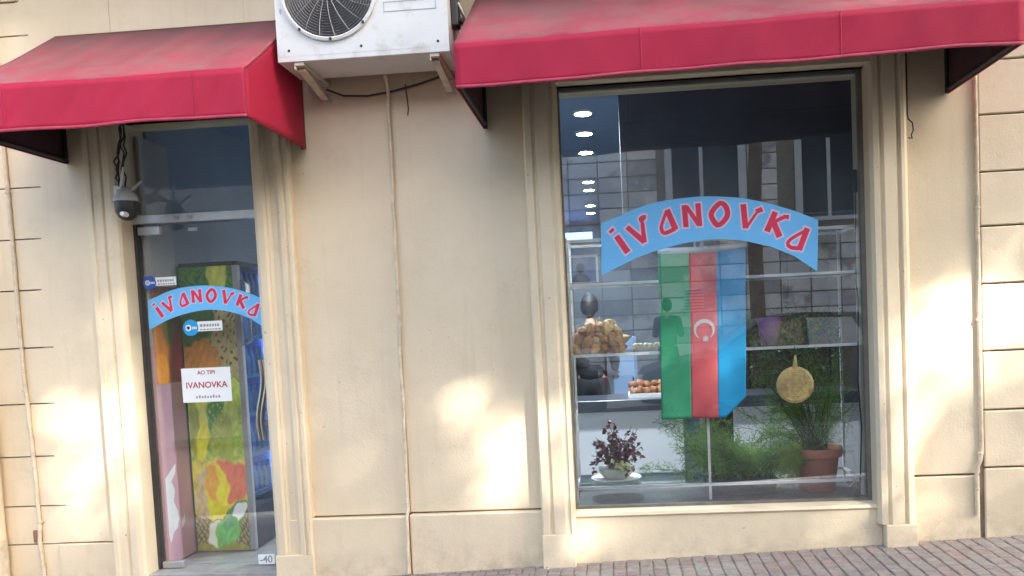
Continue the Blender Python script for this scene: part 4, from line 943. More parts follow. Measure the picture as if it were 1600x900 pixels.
# leafy helpers
def leaf(mb, p, d, nrm, ln, w, cup=0.15):
    d = Vector(d).normalized(); nrm = Vector(nrm); s = d.cross(nrm)
    if s.length < 1e-4: s = d.cross(Vector((1, 0, 0.3)))
    s.normalize(); up = s.cross(d).normalized(); p = Vector(p)
    a = p; b = p + d * ln * 0.5 + s * w * 0.5 + up * cup * w; c = p + d * ln; e = p + d * ln * 0.5 - s * w * 0.5 + up * cup * w; m = p + d * ln * 0.5
    mb.add([a, b, c, e, m], [(0, 1, 4), (1, 2, 4), (2, 3, 4), (3, 0, 4)])
def rdir(r, zmin=-1.0):
    while True:
        v = Vector((r.uniform(-1, 1), r.uniform(-1, 1), r.uniform(-1, 1)))
        if 0.05 < v.length < 1 and v.normalized().z > zmin: return v.normalized()
# bowl of dark purple foliage, lower left
bp_ = thing('potted_plant', 'dark purple leaved plant in a milky bowl at the lower left of the window', 'plant', (-0.01, 0.36, SHB))
MB().lathe([(0.0, SHB), (0.12, SHB + 0.002), (0.165, SHB + 0.014), (0.17, SHB + 0.018), (0.12, SHB + 0.010), (0.0, SHB + 0.008)], (-0.01, 0.38, 0), 28).build('saucer', M['white'], bp_, True)
MB().lathe([(0.0, SHB + 0.0105), (0.075, SHB + 0.011), (0.11, SHB + 0.045), (0.118, SHB + 0.085), (0.108, SHB + 0.085), (0.0, SHB + 0.075)], (-0.01, 0.38, 0), 28).build('bowl', M['bowl'], bp_, True)
rl = random.Random(12); lf = MB(); st = MB()
for i in range(62):
    d = rdir(rl, 0.15); ln = rl.uniform(0.16, 0.34) * (0.65 + 0.5 * d.z)
    base = Vector((-0.01 + rl.uniform(-.05, .05), 0.38 + rl.uniform(-.04, .04), SHB + 0.08)); tip = base + Vector((d.x * 0.66, d.y * 0.5, abs(d.z))) * ln
    mid = (base + tip) / 2 + Vector((0, 0, 0.03)); st.tube([base, mid, tip], 0.0022, 4, False)
    for k_ in range(6):
        t = rl.uniform(0.4, 1.0); p = base.lerp(mid, min(1, t * 2)) if t < .5 else mid.lerp(tip, t * 2 - 1)
        leaf(lf, p, rdir(rl), (rl.uniform(-.5, .5), -0.6, 0.8), rl.uniform(0.030, 0.050), rl.uniform(0.022, 0.036))
for i in range(9):   # drooping at the rim
    a = rl.uniform(0, 6.28); p = Vector((-0.01 + 0.15 * math.cos(a), 0.38 + 0.1 * math.sin(a), SHB + rl.uniform(0.03, 0.13)))
    for k_ in range(3): leaf(lf, p, rdir(rl), (0, -0.6, 0.8), 0.04, 0.026)
stuff(lf.build('foliage', M['purpleleaf'], bp_, False, False)); stuff(st.build('stems', M['stem'], bp_, True, False))
l2 = MB()
for i in range(26):
    leaf(l2, (0.035 + rl.uniform(-.06, .06), 0.27 + rl.uniform(-.03, .03), SHB + rl.uniform(0.06, 0.14)), rdir(rl), (0, -1, .5), 0.045, 0.03)
stuff(l2.build('pale_leaves', M['limeleaf'], bp_, False, False))

# feathery asparagus fern in a terracotta pot, lower right
tp = thing('potted_fern', 'tall feathery asparagus fern in a terracotta pot at the lower right of the window', 'plant', (1.32, 0.42, 0.457))
PC = (1.325, 0.40)
MB().lathe([(0.0, 0.4575), (0.108, 0.4575), (0.118, 0.47), (0.145, 0.67), (0.147, 0.685), (0.168, 0.688), (0.172, 0.70), (0.172, 0.742), (0.166, 0.748), (0.152, 0.744), (0.148, 0.70), (0.0, 0.698)], (PC[0], PC[1], 0), 32).build('pot', M['terracotta'], tp, True)
MB().lathe([(0.147, 0.712), (0.10, 0.72), (0.0, 0.724)], (PC[0], PC[1], 0), 20).build('soil', M['soil'], tp, True)
def feather(mb, sb, base, tip, sag, n, nl, r, wfac=1.0):
    base, tip = Vector(base), Vector(tip); pts = []
    for i in range(9):
        t = i / 8; p = base.lerp(tip, t) + Vector((0, 0, sag * math.sin(math.pi * t))); pts.append(p)
    sb.tube(pts, [0.0022] * 5 + [0.0015] * 4, 3, False)
    for i in range(n):
        t = r.uniform(0.25, 1.0); j = min(7, int(t * 8)); p = pts[j].lerp(pts[j + 1], t * 8 - j)
        d = rdir(r); q = p + d * nl * r.uniform(0.4, 1.0)
        for k_ in range(5):
            a = p.lerp(q, (k_ + 1) / 5); e = (d + rdir(r) * 0.9).normalized(); s = e.cross(Vector((0.3, -1, 0.2))).normalized()
            L_ = r.uniform(0.012, 0.024) * wfac
            mb.add([a - s * 0.0013 * wfac, a + s * 0.0013 * wfac, a + e * L_], [(0, 1, 2)])
        s = d.cross(Vector((0.2, -1, 0.1))).normalized(); mb.add([p - s * 0.0007, p + s * 0.0007, q], [(0, 1, 2)])
rf = random.Random(31); fo = MB(); fs_ = MB()
for i in range(78):
    b = (PC[0] + rf.uniform(-.07, .07), PC[1] + rf.uniform(-.06, .06), 0.72)
    tx = rf.gauss(1.22, 0.26); tz = rf.uniform(0.95, 1.62) if i < 58 else rf.uniform(0.66, 1.0)
    tx = max(0.78, min(1.54, tx)); ty = PC[1] + rf.uniform(-.13, .16)
    feather(fo, fs_, b, (tx, ty, tz), rf.uniform(0.0, 0.14), 30, 0.12, rf, 1.3)
stuff(fo.build('foliage', M['fern'], tp, False, False)); stuff(fs_.build('stems', M['stem'], tp, True, False))
fl_ = MB(); fls = MB()
for i in range(30):
    b = (PC[0] - 0.12, PC[1] - 0.1, 0.72); feather(fl_, fls, b, (1.10 + rf.uniform(-.08, .08), 0.26 + rf.uniform(-.04, .06), rf.uniform(0.47, 0.70)), rf.uniform(0.02, 0.1), 26, 0.055, rf)
stuff(fl_.build('yellow_shoots', M['fernlight'], tp, False, False)); stuff(fls.build('shoot_stems', M['fernlight'], tp, True, False))
# low spreading fern in a planter box, bottom centre
lfn = thing('potted_fern', 'low spreading green fern in a dark planter at the bottom centre of the window', 'plant', (0.85, 0.40, 0.457))
MB().prism([(0.62, 0.4575), (1.02, 0.4575), (1.06, 0.555), (0.60, 0.555)], 0.30, 0.52, 'xz').build('planter', M['ledge'], lfn)
lo = MB(); los = MB()
for i in range(130):
    b = (rf.uniform(0.62, 1.02), rf.uniform(0.32, 0.5), 0.55)
    tx = b[0] + rf.gauss(0, 0.28); tz = 0.60 + abs(rf.gauss(0, 0.15)); tx = max(0.15, min(1.25, tx))
    if i > 112: tx, tz = rf.uniform(0.30, 0.7), rf.uniform(0.75, 1.05)
    feather(lo, los, b, (tx, 0.39 + rf.uniform(-.14, .17), tz), rf.uniform(0.0, 0.1), 34, 0.08, rf, 1.4)
stuff(lo.build('foliage', M['fern'], lfn, False, False)); stuff(los.build('stems', M['stem'], lfn, True, False))
# lilac pot with deep green leaves on the middle shelf
pp = thing('potted_plant', 'lilac pot with trailing deep green leaves on the right of the middle shelf', 'plant', (1.05, 0.42, SHZ))
MB().lathe([(0.0, SHZ), (0.056, SHZ), (0.058, SHZ + 0.005), (0.082, SHZ + 0.165), (0.088, SHZ + 0.168), (0.088, SHZ + 0.178), (0.076, SHZ + 0.176), (0.07, SHZ + 0.15), (0.0, SHZ + 0.15)], (1.05, 0.42, 0), 26).build('pot', M['purplepot'], pp, True)
dk = MB(); dks = MB()
for i in range(620):
    x = rf.uniform(0.88, 1.54); zt = SHZ + 0.02 + 0.20 * rf.random() ** 1.2; y = rf.uniform(0.42, 0.58)
    if abs(x - 1.05) < 0.10 and zt < SHZ + 0.16: y = rf.uniform(0.52, 0.58)
    if i % 4 == 0: zt = SHZ - rf.uniform(0.02, 0.28) * rf.random(); y = rf.uniform(0.585, 0.64)
    leaf(dk, (x, y, zt), rdir(rf), (rf.uniform(-.4, .4), -1, .6), rf.uniform(0.025, 0.05), rf.uniform(0.012, 0.022))
for i in range(18):
    x = rf.uniform(0.9, 1.5); dks.tube([(1.05, 0.44, SHZ + 0.16), ((x + 1.05) / 2, 0.5, SHZ + 0.24), (x, 0.55, SHZ + 0.05)], 0.0022, 4, False)
stuff(dk.build('foliage', M['darkleaf'], pp, False, False)); stuff(dks.build('stems', M['stem'], pp, True, False))
# straw disc ornament hung from the middle rail
gd_ = thing('hanging_ornament', 'round golden woven straw fan hanging below the middle shelf', 'ornament', (1.155, 0.17, 1.07))
MB().lathe([(0.0, 0.150), (0.05, 0.152), (0.10, 0.158), (0.116, 0.166), (0.118, 0.172), (0.112, 0.178), (0.0, 0.176)], (1.153, 0, 1.185), 40, 'y').build('disc', M['gold'], gd_, True)
wv = MB()
for i in range(1, 8):
    r = 0.014 * i; yy = 0.150 + (0.0 if i < 4 else (i - 3.5) * 0.0021) - 0.0005
    wv.tube([(1.153 + r * math.cos(2 * math.pi * q / 28), yy, 1.185 + r * math.sin(2 * math.pi * q / 28)) for q in range(29)], 0.0028, 5, False)
stuff(wv.build('woven_coil', M['gold'], gd_, True))
MB().tube([(1.155, 0.168, 1.295), (1.157, 0.17, 1.33), (1.160, 0.175, 1.375)], [0.018, 0.012, 0.008], 8).build('handle', M['gold'], gd_, True)
MB().tube([(1.160, 0.175, 1.37), (1.16, 0.182, 1.405), (1.16, 0.192, 1.432)], 0.0022, 5).build('cord', M['stem'], gd_)
# plug and lead inside the right edge of the window
pg = thing('power_lead', 'black plug and lead hanging inside the right edge of the window', 'cable', (1.53, 0.12, 1.0))
MB().box(1.528, 1.556, 0.10, 0.135, 2.37, 2.51, 0.007).build('plug', M['black'], pg)
MB().tube([(1.542, 0.118, 2.372), (1.54, 0.118, 2.2), (1.532, 0.12, 2.0), (1.536, 0.12, 1.8), (1.545, 0.122, 1.7), (1.538, 0.12, 1.5), (1.53, 0.12, 1.2), (1.545, 0.12, 0.9), (1.53, 0.13, 0.55), (1.50, 0.15, 0.463)], 0.005, 6).build('lead', M['black'], pg, True)
MB().tube([(1.48, 0.30, 0.75), (1.53, 0.27, 0.70), (1.545, 0.25, 0.62), (1.535, 0.24, 0.55), (1.50, 0.25, 0.50)], 0.004, 6).build('white_lead', M['white'], pg, True)

# counter
ct = thing('counter', 'white fronted shop counter with a dark top behind the window', 'counter', (0.5, 2.3, 0.12))
for (x0, x1) in ((-1.5, 0.60), (1.04, 2.145)):
    MB().box(x0, x1, 2.10, 2.13, 0.125, 0.835, 0.003).build('front_panel', M['counter'], ct)
MB().box(0.601, 0.77, 2.20, 2.23, 0.125, 0.835, 0.003).build('recessed_panel', M['fridgeblue'], ct)
MB().box(-1.52, 2.147, 2.06, 2.60, 0.836, 0.94, 0.006).build('counter_top', M['ctop'], ct)
MB().box(-1.50, 2.145, 2.24, 2.58, 0.125, 0.15).build('base_shelf', M['ctop'], ct)
tray = thing('tray', 'low pale tray of brown biscuits on the counter left of the flag', 'tray', (0.39, 2.3, 0.94))
MB().box(0.13, 0.60, 2.16, 2.46, 0.9405, 0.95).box(0.13, 0.60, 2.16, 2.17, 0.9505, 0.98).box(0.13, 0.60, 2.45, 2.46, 0.9505, 0.98).build('tray_pan', M['white'], tray)
lb_ = [lump(i + 20, 0.05) for i in range(3)]
for me in lb_: me.materials.append(M['brownbake'])
for i in range(21):
    o = bpy.data.objects.new('brown_biscuit', rp_.choice(lb_)); C.objects.link(o); o.scale = [rp_.uniform(.75, 1.1)] * 3
    o.location = (0.18 + 0.06 * (i % 7) + rp_.uniform(-.012, .012), 2.22 + 0.06 * ((i // 7) % 3), 0.99 + (0.05 if i > 13 else 0) + rp_.uniform(-.008, .008)); o.rotation_euler = [rp_.uniform(0, 6.28) for _ in range(3)]
    tag(o, 'dark brown biscuit piled on the tray on the counter', 'biscuit', 'brown biscuits on the counter tray')
dcb = thing('dark_cabinet', 'tall dark brown cabinet behind the plants on the right of the window', 'cabinet', (1.6, 3.3, 0.12))
MB().box(0.95, 2.14, 3.05, 3.55, 0.121, 2.40, 0.01).build('body', M['brownwood'], dcb)
for x0 in (0.97, 1.365, 1.76): MB().box(x0, x0 + 0.375, 3.03, 3.049, 0.16, 2.36, 0.006).build('door', M['brownwood'], dcb)
cbx = thing('fridge_cabinet', 'tall pale blue cabinet standing behind the counter', 'cabinet', (0.13, 4.1, 0.12))
MB().box(0.0, 0.27, 3.95, 4.4, 0.121, 1.45, 0.01).build('body', M['fridgeblue'], cbx)
MB().box(0.02, 0.25, 3.935, 3.949, 0.2, 1.40, 0.004).build('door', M['fridgeblue'], cbx)
MB().box(0.21, 0.225, 3.91, 3.934, 0.8, 1.0, 0.003).build('handle', M['chrome'], cbx)
mw = thing('oven', 'dark countertop oven with pale trim left of the vendor', 'oven', (-0.62, 2.35, 0.94))
MB().box(-0.95, -0.37, 2.22, 2.58, 0.9405, 1.30, 0.01).build('body', M['black'], mw)
MB().box(-0.91, -0.47, 2.212, 2.219, 0.98, 1.24, 0.003).build('door', M['carglass'], mw)
for k_ in ((-0.46, -0.385, 2.200, 2.218, 1.22, 1.24), (-0.46, -0.385, 2.200, 2.218, 1.15, 1.165), (-0.90, -0.48, 2.195, 2.211, 1.255, 1.27)): MB().box(*k_).build('trim_bar', M['alu'], mw)
# lit panel and framed picture on the rear wall
lpn = thing('light_panel', 'glowing blue light panel high on the rear wall', 'lit panel', (-0.52, 8.68, 3.0))
MB().box(-0.82, -0.24, 8.64, 8.699, 2.975, 3.15, 0.01).build('housing', M['white'], lpn)
MB().box(-0.80, -0.26, 8.632, 8.639, 2.985, 3.14).build('panel', M['panelblue'], lpn)
pf = thing('framed_picture', 'white framed dark portrait picture hanging on the rear wall', 'picture', (-0.46, 8.68, 2.3))
def piccol(u, v):
    c = (0.16, 0.22, 0.36)
    c = lerp(c, (0.03, 0.035, 0.06), sm(1.1, 0.8, ((u - 0.45) / 0.16) ** 2 + ((v - 0.42) / 0.2) ** 2)); return lerp(c, (0.03, 0.035, 0.06), sm(1.1, 0.8, ((u - 0.45) / 0.34) ** 2 + ((v - 1.0) / 0.38) ** 2))
printed('print', M['pictureprint'], pf, 20, 20, lambda u, v: (-0.70 + 0.48 * u, 8.68, 2.72 - 0.42 * v), piccol)
f4 = MB(); f4.box(-0.74, -0.70, 8.66, 8.698, 2.26, 2.76); f4.box(-0.22, -0.18, 8.66, 8.698, 2.26, 2.76); f4.box(-0.6995, -0.2205, 8.66, 8.698, 2.72, 2.76); f4.box(-0.6995, -0.2205, 8.66, 8.698, 2.26, 2.30)
f4.build('frame', M['white'], pf)

# ================================================================== PEOPLE
def skinned(name, verts, edges, rad, m, parent, sub=1, root=0):
    me = bpy.data.meshes.new(name); me.from_pydata(verts, edges, []); me.materials.append(m)
    o = bpy.data.objects.new(name, me); C.objects.link(o); o.parent = parent
    bm = bmesh.new(); bm.from_mesh(me); sk = bm.verts.layers.skin.verify(); bm.verts.ensure_lookup_table()
    for i, v in enumerate(bm.verts):
        r = rad[i]; v[sk].radius = r if isinstance(r, tuple) else (r, r); v[sk].use_root = (i == root)
    bm.to_mesh(me); bm.free()
    a = o.modifiers.new('skin', 'SKIN'); a.use_smooth_shade = True
    b = o.modifiers.new('sub', 'SUBSURF'); b.levels = sub; b.render_levels = sub
    return o
def person(label, loc, rz, cloth, wrist):
    t = thing('person', label, 'person', loc); t.rotation_euler = (0, 0, rz)
    V = [(0, 0, .95), (0, .01, 1.10), (0, .0, 1.28), (0, .0, 1.42), (0, -.005, 1.50), (0, -.02, 1.58)]; E = [(0, 1), (1, 2), (2, 3), (3, 4), (4, 5)]
    Rr = [(.125, .09), (.12, .085), (.14, .095), (.10, .075), .05, .055]
    hips = []
    for s in (-1, 1):
        b = len(V); V += [(s * .10, 0, .88), (s * .11, -.015, .50), (s * .115, .02, .10), (s * .12, -.06, .05), (s * .125, -.14, .035)]
        E += [(0, b), (b, b + 1), (b + 1, b + 2), (b + 2, b + 3), (b + 3, b + 4)]; Rr += [.08, .05, .04, .042, .036]
    armidx = []
    for s in (-1, 1):
        wx, wy, wz = wrist; b = len(V)
        V += [(s * .175, 0, 1.41), (s * .235, .02, 1.14), (s * wx, wy, wz)]
        E += [(3, b), (b, b + 1), (b + 1, b + 2)]; Rr += [.062, .044, .028]
        d = Vector((s * wx, wy, wz)) - Vector((s * .235, .02, 1.14)); d.normalize()
        w = Vector((s * wx, wy, wz)); p = w + d * .07; V.append(tuple(p)); E.append((b + 2, b + 3)); Rr.append((.036, .018))
        side = d.cross(Vector((0, 0, 1))).normalized() if abs(d.z) < .9 else Vector((0, 1, 0))
        for f in range(4):
            ln = (.068, .078, .074, .058)[f]; o0 = p + side * (f - 1.5) * .019 + d * .012; o1 = o0 + d * ln * .55 + Vector((0, 0, -.008)); o2 = o1 + d * ln * .45 + Vector((0, 0, -.022))
            k_ = len(V); V += [tuple(o0), tuple(o1), tuple(o2)]; E += [(b + 3, k_), (k_, k_ + 1), (k_ + 1, k_ + 2)]; Rr += [.0095, .0088, .0075]
        th = w + d * .03 + side * (-s) * .03; k_ = len(V); V += [tuple(th), tuple(th + d * .035 + side * (-s) * .018)]; E += [(b + 2, k_), (k_, k_ + 1)]; Rr += [.0115, .009]
        armidx.append(b)
    skinned('body', V, E, Rr, M['skin'], t, 1)
    # shirt and trousers follow the same bones, a little fuller
    sv = [(0, 0, .86), (0, .01, 1.10), (0, 0, 1.28), (0, 0, 1.42), (0, -.003, 1.53)]; se = [(0, 1), (1, 2), (2, 3), (3, 4)]; sr = [(.175, .128), (.165, .12), (.185, .128), (.14, .10), .07]
    for s in (-1, 1):
        b = len(sv); w = Vector((s * wrist[0], wrist[1], wrist[2])); e = Vector((s * .235, .02, 1.14))
        sv += [(s * .178, 0, 1.412), tuple(e), tuple(e.lerp(w, .92))]; se += [(3, b), (b, b + 1), (b + 1, b + 2)]; sr += [.078, .058, .042]
    skinned('shirt', sv, se, sr, cloth, t, 1)
    tv = [(0, 0, 1.02), (0, 0, .94)]; te = [(0, 1)]; tr_ = [(.150, .105), (.162, .115)]
    for s in (-1, 1):
        b = len(tv); tv += [(s * .10, 0, .87), (s * .11, -.015, .50), (s * .115, .02, .11)]; te += [(1, b), (b, b + 1), (b + 1, b + 2)]; tr_ += [.108, .078, .06]
    skinned('trousers', tv, te, tr_, M['darkcloth'], t, 1)
    # head: shaped sphere with brow, nose, chin; face looks to local -Y
    bm = bmesh.new(); bmesh.ops.create_uvsphere(bm, u_segments=28, v_segments=20, radius=1)
    for v in bm.verts:
        x, y, z = v.co; w = 1 - 0.22 * max(0, -z) ** 1.3
        X, Y, Z = x * .078 * w, y * .096 * (1 - .12 * max(0, -z)), z * .118
        if y < -.5:
            if abs(x) < .22 and -.35 < z < .12: Y -= .020 * (1 - abs(x) / .22) * (1 - abs(z + .15) / .28 if abs(z + .15) < .28 else 0)
            if .15 < z < .35: Y -= .004
            if abs(z - .06) < .1 and .2 < abs(x) < .55: Y += .006
            if -.62 < z < -.5: Y -= .004
        v.co = (X, Y - .02, Z + 1.675)
    me = bpy.data.meshes.new('head'); bm.to_mesh(me); bm.free(); me.materials.append(M['skin']); me.polygons.foreach_set('use_smooth', [True] * len(me.polygons))
    h = bpy.data.objects.new('head', me); C.objects.link(h); h.parent = t
    def sub(name, mb, m, sm_=True):
        o = mb.build(name, m, None, sm_); o.parent = h; return o
    for s in (-1, 1):
        sub('eye', MB().lathe([(0, -.107), (.010, -.105), (.011, -.099)], (s * .030, 0, 1.683), 10, 'y', 1.3, .7), M['hair'])
        sub('ear', MB().lathe([(0, s * .088), (.014, s * .086), (.018, s * .078), (.012, s * .070)], (0, -.01, 1.672), 12, 'x', .8, 1.5), M['skin'])
    sub('mouth', MB().box(-.022, .022, -.1105, -.098, 1.617, 1.624, .002), M['inkred'], False)
    bm = bmesh.new(); bmesh.ops.create_uvsphere(bm, u_segments=28, v_segments=20, radius=1); r_ = random.Random(4)
    dl = []
    for v in bm.verts:
        x, y, z = v.co
        if (y < -.25 and z < .50) or z < -.58 - .35 * y: dl.append(v)
        k_ = 1.0 + r_.uniform(-.012, .025); v.co = (x * .088 * k_, y * .107 * k_ - .016, z * .130 * k_ + 1.678)
    bmesh.ops.delete(bm, geom=dl, context='VERTS')
    me = bpy.data.meshes.new('hair'); bm.to_mesh(me); bm.free(); me.materials.append(M['hair']); me.polygons.foreach_set('use_smooth', [True] * len(me.polygons))
    hr = bpy.data.objects.new('hair', me); C.objects.link(hr); hr.parent = h; hr.modifiers.new('t', 'SOLIDIFY').thickness = 0.008
    return t
person('dark haired person in black seen from behind at the counter by the pastries', (-0.21, 2.95, 0.12), math.pi - 0.15, M['darkcloth'], (.20, -.20, 1.02))
person('person in a dark jacket standing beyond the far parked car mirrored in the window', (0.98, -8.95, gz(0.98)), 0.15, M['darkcloth'], (.16, -.26, 1.22))

# ================================================================== ACROSS THE STREET (seen mirrored in the glass)
ob = thing('facing_building', 'stone tiled building across the street mirrored in the window', 'building', (2, -16.2, 0.1))
OY = -16.0
MB().box(-16, 10.9, OY - 6, OY - 0.031, -0.8, 7.3).build('core_wall', M['joint'], ob)
tm = []
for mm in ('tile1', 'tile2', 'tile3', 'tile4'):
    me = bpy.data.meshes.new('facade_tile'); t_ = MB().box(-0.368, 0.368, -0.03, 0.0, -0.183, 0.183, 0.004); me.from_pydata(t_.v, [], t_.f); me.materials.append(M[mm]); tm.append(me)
ro = random.Random(14)
holes = [(1.55, 3.62, 4.0, 6.8), (4.86, 6.75, 3.95, 6.8), (-4.2, -2.2, 3.95, 6.8)]
cnt = 0
rest = MB()
for j in range(17):
    for i in range(31):
        x = -12.9 + 0.77 * i; z = 0.33 + 0.40 * j
        if any(a - .36 < x < b + .36 and c - .18 < z < d + .18 for a, b, c, d in holes): continue
        if x < -3.4: continue
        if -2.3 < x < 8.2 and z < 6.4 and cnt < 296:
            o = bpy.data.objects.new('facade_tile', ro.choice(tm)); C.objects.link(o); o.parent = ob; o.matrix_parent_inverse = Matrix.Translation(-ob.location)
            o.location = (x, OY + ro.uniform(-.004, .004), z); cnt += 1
        else: rest.box(x - 0.368, x + 0.368, OY - 0.03, OY, z - 0.183, z + 0.183)
stuff(rest.build('outer_tiles', M['tile1'], ob))
for a, b, c, d in holes:
    w_ = bpy.data.objects.new('window', None); C.objects.link(w_); w_.parent = ob
    MB().box(a, b, OY - 0.029, OY - 0.012, c, d).build('pane', M['oppglass'], w_)
    fm = MB()
    for x, ww in ((a + .09, .09), (a + (b - a) * .45, .045), (b - .09, .10)): fm.box(x - ww, x + ww, OY - 0.0115, OY + 0.03, c + .081, d - .081)
    fm.box(a, b, OY - 0.0115, OY + 0.03, d - .08, d); fm.box(a, b, OY - 0.0115, OY + 0.05, c - .02, c + .08)
    fm.build('frame', M['oppframe'], w_)
vg = bpy.data.objects.new('vent_grille', None); C.objects.link(vg); vg.parent = ob
MB().box(1.93, 2.42, OY + 0.005, OY + 0.03, 1.75, 2.36).build('vent_back', M['oppframe'], vg)
for i in range(7):
    z = 1.80 + 0.08 * i
    MB().box(1.95, 2.40, OY + 0.031, OY + 0.05, z, z + 0.026).build('slat', M['black'], vg)
MB().box(-16, 10.9, OY - 0.03, OY + 0.22, 7.0, 7.4).build('unseen_cornice', M['oppframe'], ob)

tb = thing('added_tall_building', 'taller plain building added across the street out of the frame to shade the road', 'building', (20, -18, 0))
MB().box(11.0, 36, -24, -16.0, -0.8, 13.4, 0.03).build('wall', M['tile1'], tb)  # unseen building added to keep the sun off the road
for zf_ in (1.2, 4.4, 7.6, 10.6):
    for xf_ in range(6): MB().box(12.4 + 3.8 * xf_, 14.2 + 3.8 * xf_, -15.999, -15.95, zf_, zf_ + 1.9).build('window', M['oppglass'], tb)
# parked car
def car(label, x0, yc):
    t = thing('parked_car', label, 'car', (x0 + 2.1, yc, gz(x0 + 2.1) - 0.13)); g = gz(x0 + 2.1) - 0.13; W2 = 0.86
    def pz(l): return [(x0 + x, g + z) for x, z in l]
    MB().prism(pz([(0.02, .30), (0.0, .55), (.10, .74), (.55, .86), (1.25, .97), (3.75, 1.02), (4.18, .97), (4.25, .62), (4.22, .30), (3.75, .24), (.6, .24)]), yc - W2, yc + W2, 'xz').build('body', M['carpaint'], t).modifiers.new('b', 'BEVEL').width = 0.06
    lowr = pz([(1.12, .96), (1.95, 1.47), (2.5, 1.53), (3.3, 1.50), (4.0, 1.03)])
    n = len(lowr); vs = []
    for s in (-1, 1):
        for (x, z) in lowr:
            k_ = (z - g - .96) / .57; vs.append((x, yc + s * (W2 - .04 - .17 * k_), z))
    MB().add(vs, [tuple(range(n)), tuple(range(n, 2 * n))[::-1]] + [(i, i + n, (i + 1) % n + n, (i + 1) % n) for i in range(n)]).build('cabin', M['carpaint'], t).modifiers.new('b', 'BEVEL').width = 0.03
    for s in (-1, 1):
        def side(l, off=0.006):
            return [(x0 + x, yc + s * (W2 - .04 - .17 * ((z - .96) / .57) + off), g + z) for x, z in l]
        for l, mm in (([(1.42, 1.02), (1.98, 1.40), (2.42, 1.45), (2.42, 1.02)], 'carglass'), ([(2.50, 1.02), (2.50, 1.45), (3.15, 1.43), (3.38, 1.02)], 'sunshade'), ([(3.46, 1.03), (3.24, 1.42), (3.36, 1.41), (3.76, 1.05)], 'carglass')):
            q = side(l); q2 = side(l, 0.0)
            MB().add(q + q2, [(0, 1, 2, 3), (4, 5, 6, 7), (0, 1, 5, 4), (1, 2, 6, 5), (2, 3, 7, 6), (3, 0, 4, 7)]).build('side_window', M[mm], t)
        MB().box(x0 + 1.55, x0 + 1.72, yc + s * (W2 + .06) - .07, yc + s * (W2 + .06) + .07, g + .98, g + 1.10, .02).build('wing_mirror', M['carpaint'], t)
        for xw in (.78, 3.42):
            w_ = bpy.data.objects.new('wheel', None); C.objects.link(w_); w_.parent = t
            yy = yc + s * (W2 - .09)
            MB().lathe([(.20, yy - .1), (.31, yy - .1), (.325, yy - .07), (.325, yy + .07), (.31, yy + .1), (.20, yy + .1)], (x0 + xw, 0, g + .325), 24, 'y').build('tyre', M['tyre'], w_, True)
            MB().lathe([(0.0, yy - .098), (.19, yy - .09), (.20, yy), (.19, yy + .09), (0.0, yy + .098)], (x0 + xw, 0, g + .325), 20, 'y').build('rim', M['alu'], w_, True)
        MB().box(x0 - 0.004, x0 + .12, yc + s * .62 - .16, yc + s * .62 + .16, g + .58, g + .70, .02).build('headlight', M['white'], t)
        MB().box(x0 + 4.17, x0 + 4.262, yc + s * .66 - .12, yc + s * .66 + .12, g + .72, g + .88, .02).build('tail_light', M['redlamp'], t)
    ws = [(x0 + 1.20, g + 1.02), (x0 + 1.90, g + 1.44)]
    d = Vector((.83, 0, .51)).normalized(); nrm = Vector((-.51, 0, .83)).normalized()
    MB().rbox((x0 + 1.535, yc, g + 1.225), d, (0, 1, 0), nrm, (.42, .62, .006)).build('windscreen', M['carglass'], t)
    MB().box(x0 - .012, x0 + .02, yc - .26, yc + .26, g + .40, g + .51).build('number_plate', M['white'], t)
car('dark green parked car at the far kerb mirrored behind the flag and plants', 0.35, -7.5)
car('dark green parked car at the far kerb mirrored at the left of the window', -4.35, -7.45)

# street trees: trunk, limbs and leafy crown; crown gaps are cut along the sun's rays to shape flecks on the shop front
FLECKS = [(2.36, 1.60, .26, .30, 1.0), (2.02, 1.45, .26, .40, .55), (-0.70, 0.84, .24, .34, .72), (-3.5, .95, .55, .85, .16), (2.15, 1.2, .5, .8, .22), (-0.9, .95, .5, .5, .14), (-1.75, .6, .3, .4, .12), (-0.62, 0.62, .2, .12, .6), (-0.37, 0.85, .09, .60, .9), (-0.37, 1.55, .07, .30, .6),
          (-0.12, 0.25, .26, .14, .85), (-1.66, 0.74, .30, .32, .32), (-1.05, 1.15, .35, .25, .32), (-3.46, 1.25, .26, .6, .45), (-3.20, 0.9, .08, .8, .6), (-3.55, .75, .24, .35, .4), (-3.8, 0.6, .3, .6, .2), (-2.06, .95, .06, .8, .3),
          (1.70, 1.0, .10, .7, .4), (1.40, 0.30, .30, .14, .45), (0.75, 0.28, .35, .12, .3), (1.95, 0.4, .2, .18, .25), (0.52, 2.43, .30, .18, .7), (-2.45, 1.15, .30, .6, .24), (0.95, 1.28, 1.0, .62, .36), (0.25, 1.85, .3, .25, .3), (0.74, 1.50, .42, .60, .5)]
TAU = 4.6
def trans(x, z):
    t = 0.05 if z < 1.9 else 0.03
    for cx, cz, rx, rz, a in FLECKS: t += a * math.exp(-(((x - cx) / rx) ** 2 + ((z - cz) / rz) ** 2) * 1.1)
    return min(1.0, t)
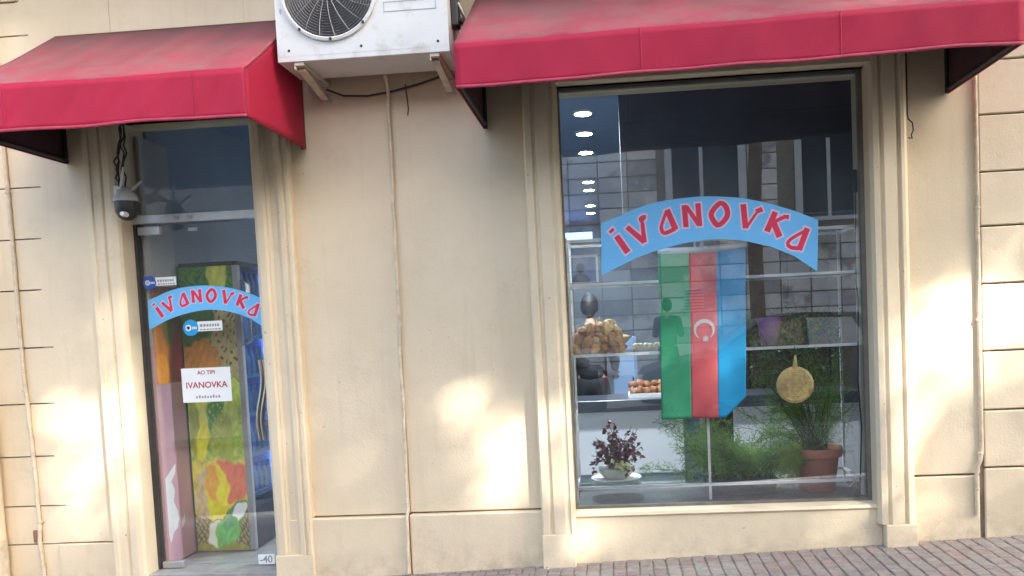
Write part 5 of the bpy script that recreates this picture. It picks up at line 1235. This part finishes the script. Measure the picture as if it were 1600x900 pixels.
def tree(label, x, y, crowns, seed, nleaf):
    t = thing('street_tree', label, 'tree', (x, y, gz(x))); r = random.Random(seed); g = gz(x) - .1
    c0 = Vector(crowns[0][0])
    fork = Vector((x + .1, y + .05, 4.9))
    MB().tube([(x, y, g), (x + .01, y, g + .25), (x + .04, y + .02, 1.6), (x + .02, y + .02, 3.2), fork], [.21, .15, .13, .125, .11], 12).build('trunk', M['bark'], t, True)
    br = MB()
    for k_ in range(13):
        (c, rr) = r.choice(crowns); e = Vector(c) + Vector((r.uniform(-.7, .7) * rr[0], r.uniform(-.7, .7) * rr[1], r.uniform(-.4, .6) * rr[2]))
        m = fork.lerp(e, .5) + Vector((0, 0, .35)); br.tube([fork, fork.lerp(m, .5) + Vector((r.uniform(-.1, .1), r.uniform(-.1, .1), .1)), m, e], [.07, .05, .035, .012], 6)
    br.build('limbs', M['bark'], t, True)
    lf = MB(); n = 0; kill = 0
    while n < nleaf:
        (c, rr) = r.choice(crowns); v = Vector((r.uniform(-1, 1), r.uniform(-1, 1), r.uniform(-1, 1)))
        if abs(v.x) ** 2.6 + abs(v.y) ** 2.6 + abs(v.z) ** 2.6 > 1: continue
        p = Vector(c) + Vector((v.x * rr[0], v.y * rr[1], v.z * rr[2])); n += 1
        s = p.y / SUN.y; q = p - SUN * s
        if -5 < q.x < 4 and -1 < q.z < 5:
            T = trans(q.x, q.z)
            if r.random() < min(1.0, 1 + math.log(max(T, 1e-3)) / TAU if T > 0.0105 else 0) : continue
        leaf(lf, p, rdir(r), rdir(r), r.uniform(.11, .17), r.uniform(.075, .115), .12)
    stuff(lf.build('crown', M['leaf'], t, False, False))
tree('plane tree at the far kerb whose trunk is mirrored in the window', 2.5, -8.95, [((3.2, -8.0, 8.9), (2.6, 2.0, 2.0))], 41, 18000)
tree('plane tree further right along the far kerb out of the frame', 6.6, -8.95, [((5.8, -7.7, 9.2), (2.8, 2.2, 2.6)), ((7.4, -7.8, 9.2), (2.8, 2.2, 2.6))], 42, 56000)
tree('farthest right of the three plane trees along the far kerb', 10.6, -8.95, [((9.2, -7.6, 9.2), (3.0, 2.2, 2.6)), ((11.4, -8.0, 9.2), (2.4, 2.2, 2.2))], 43, 42000)
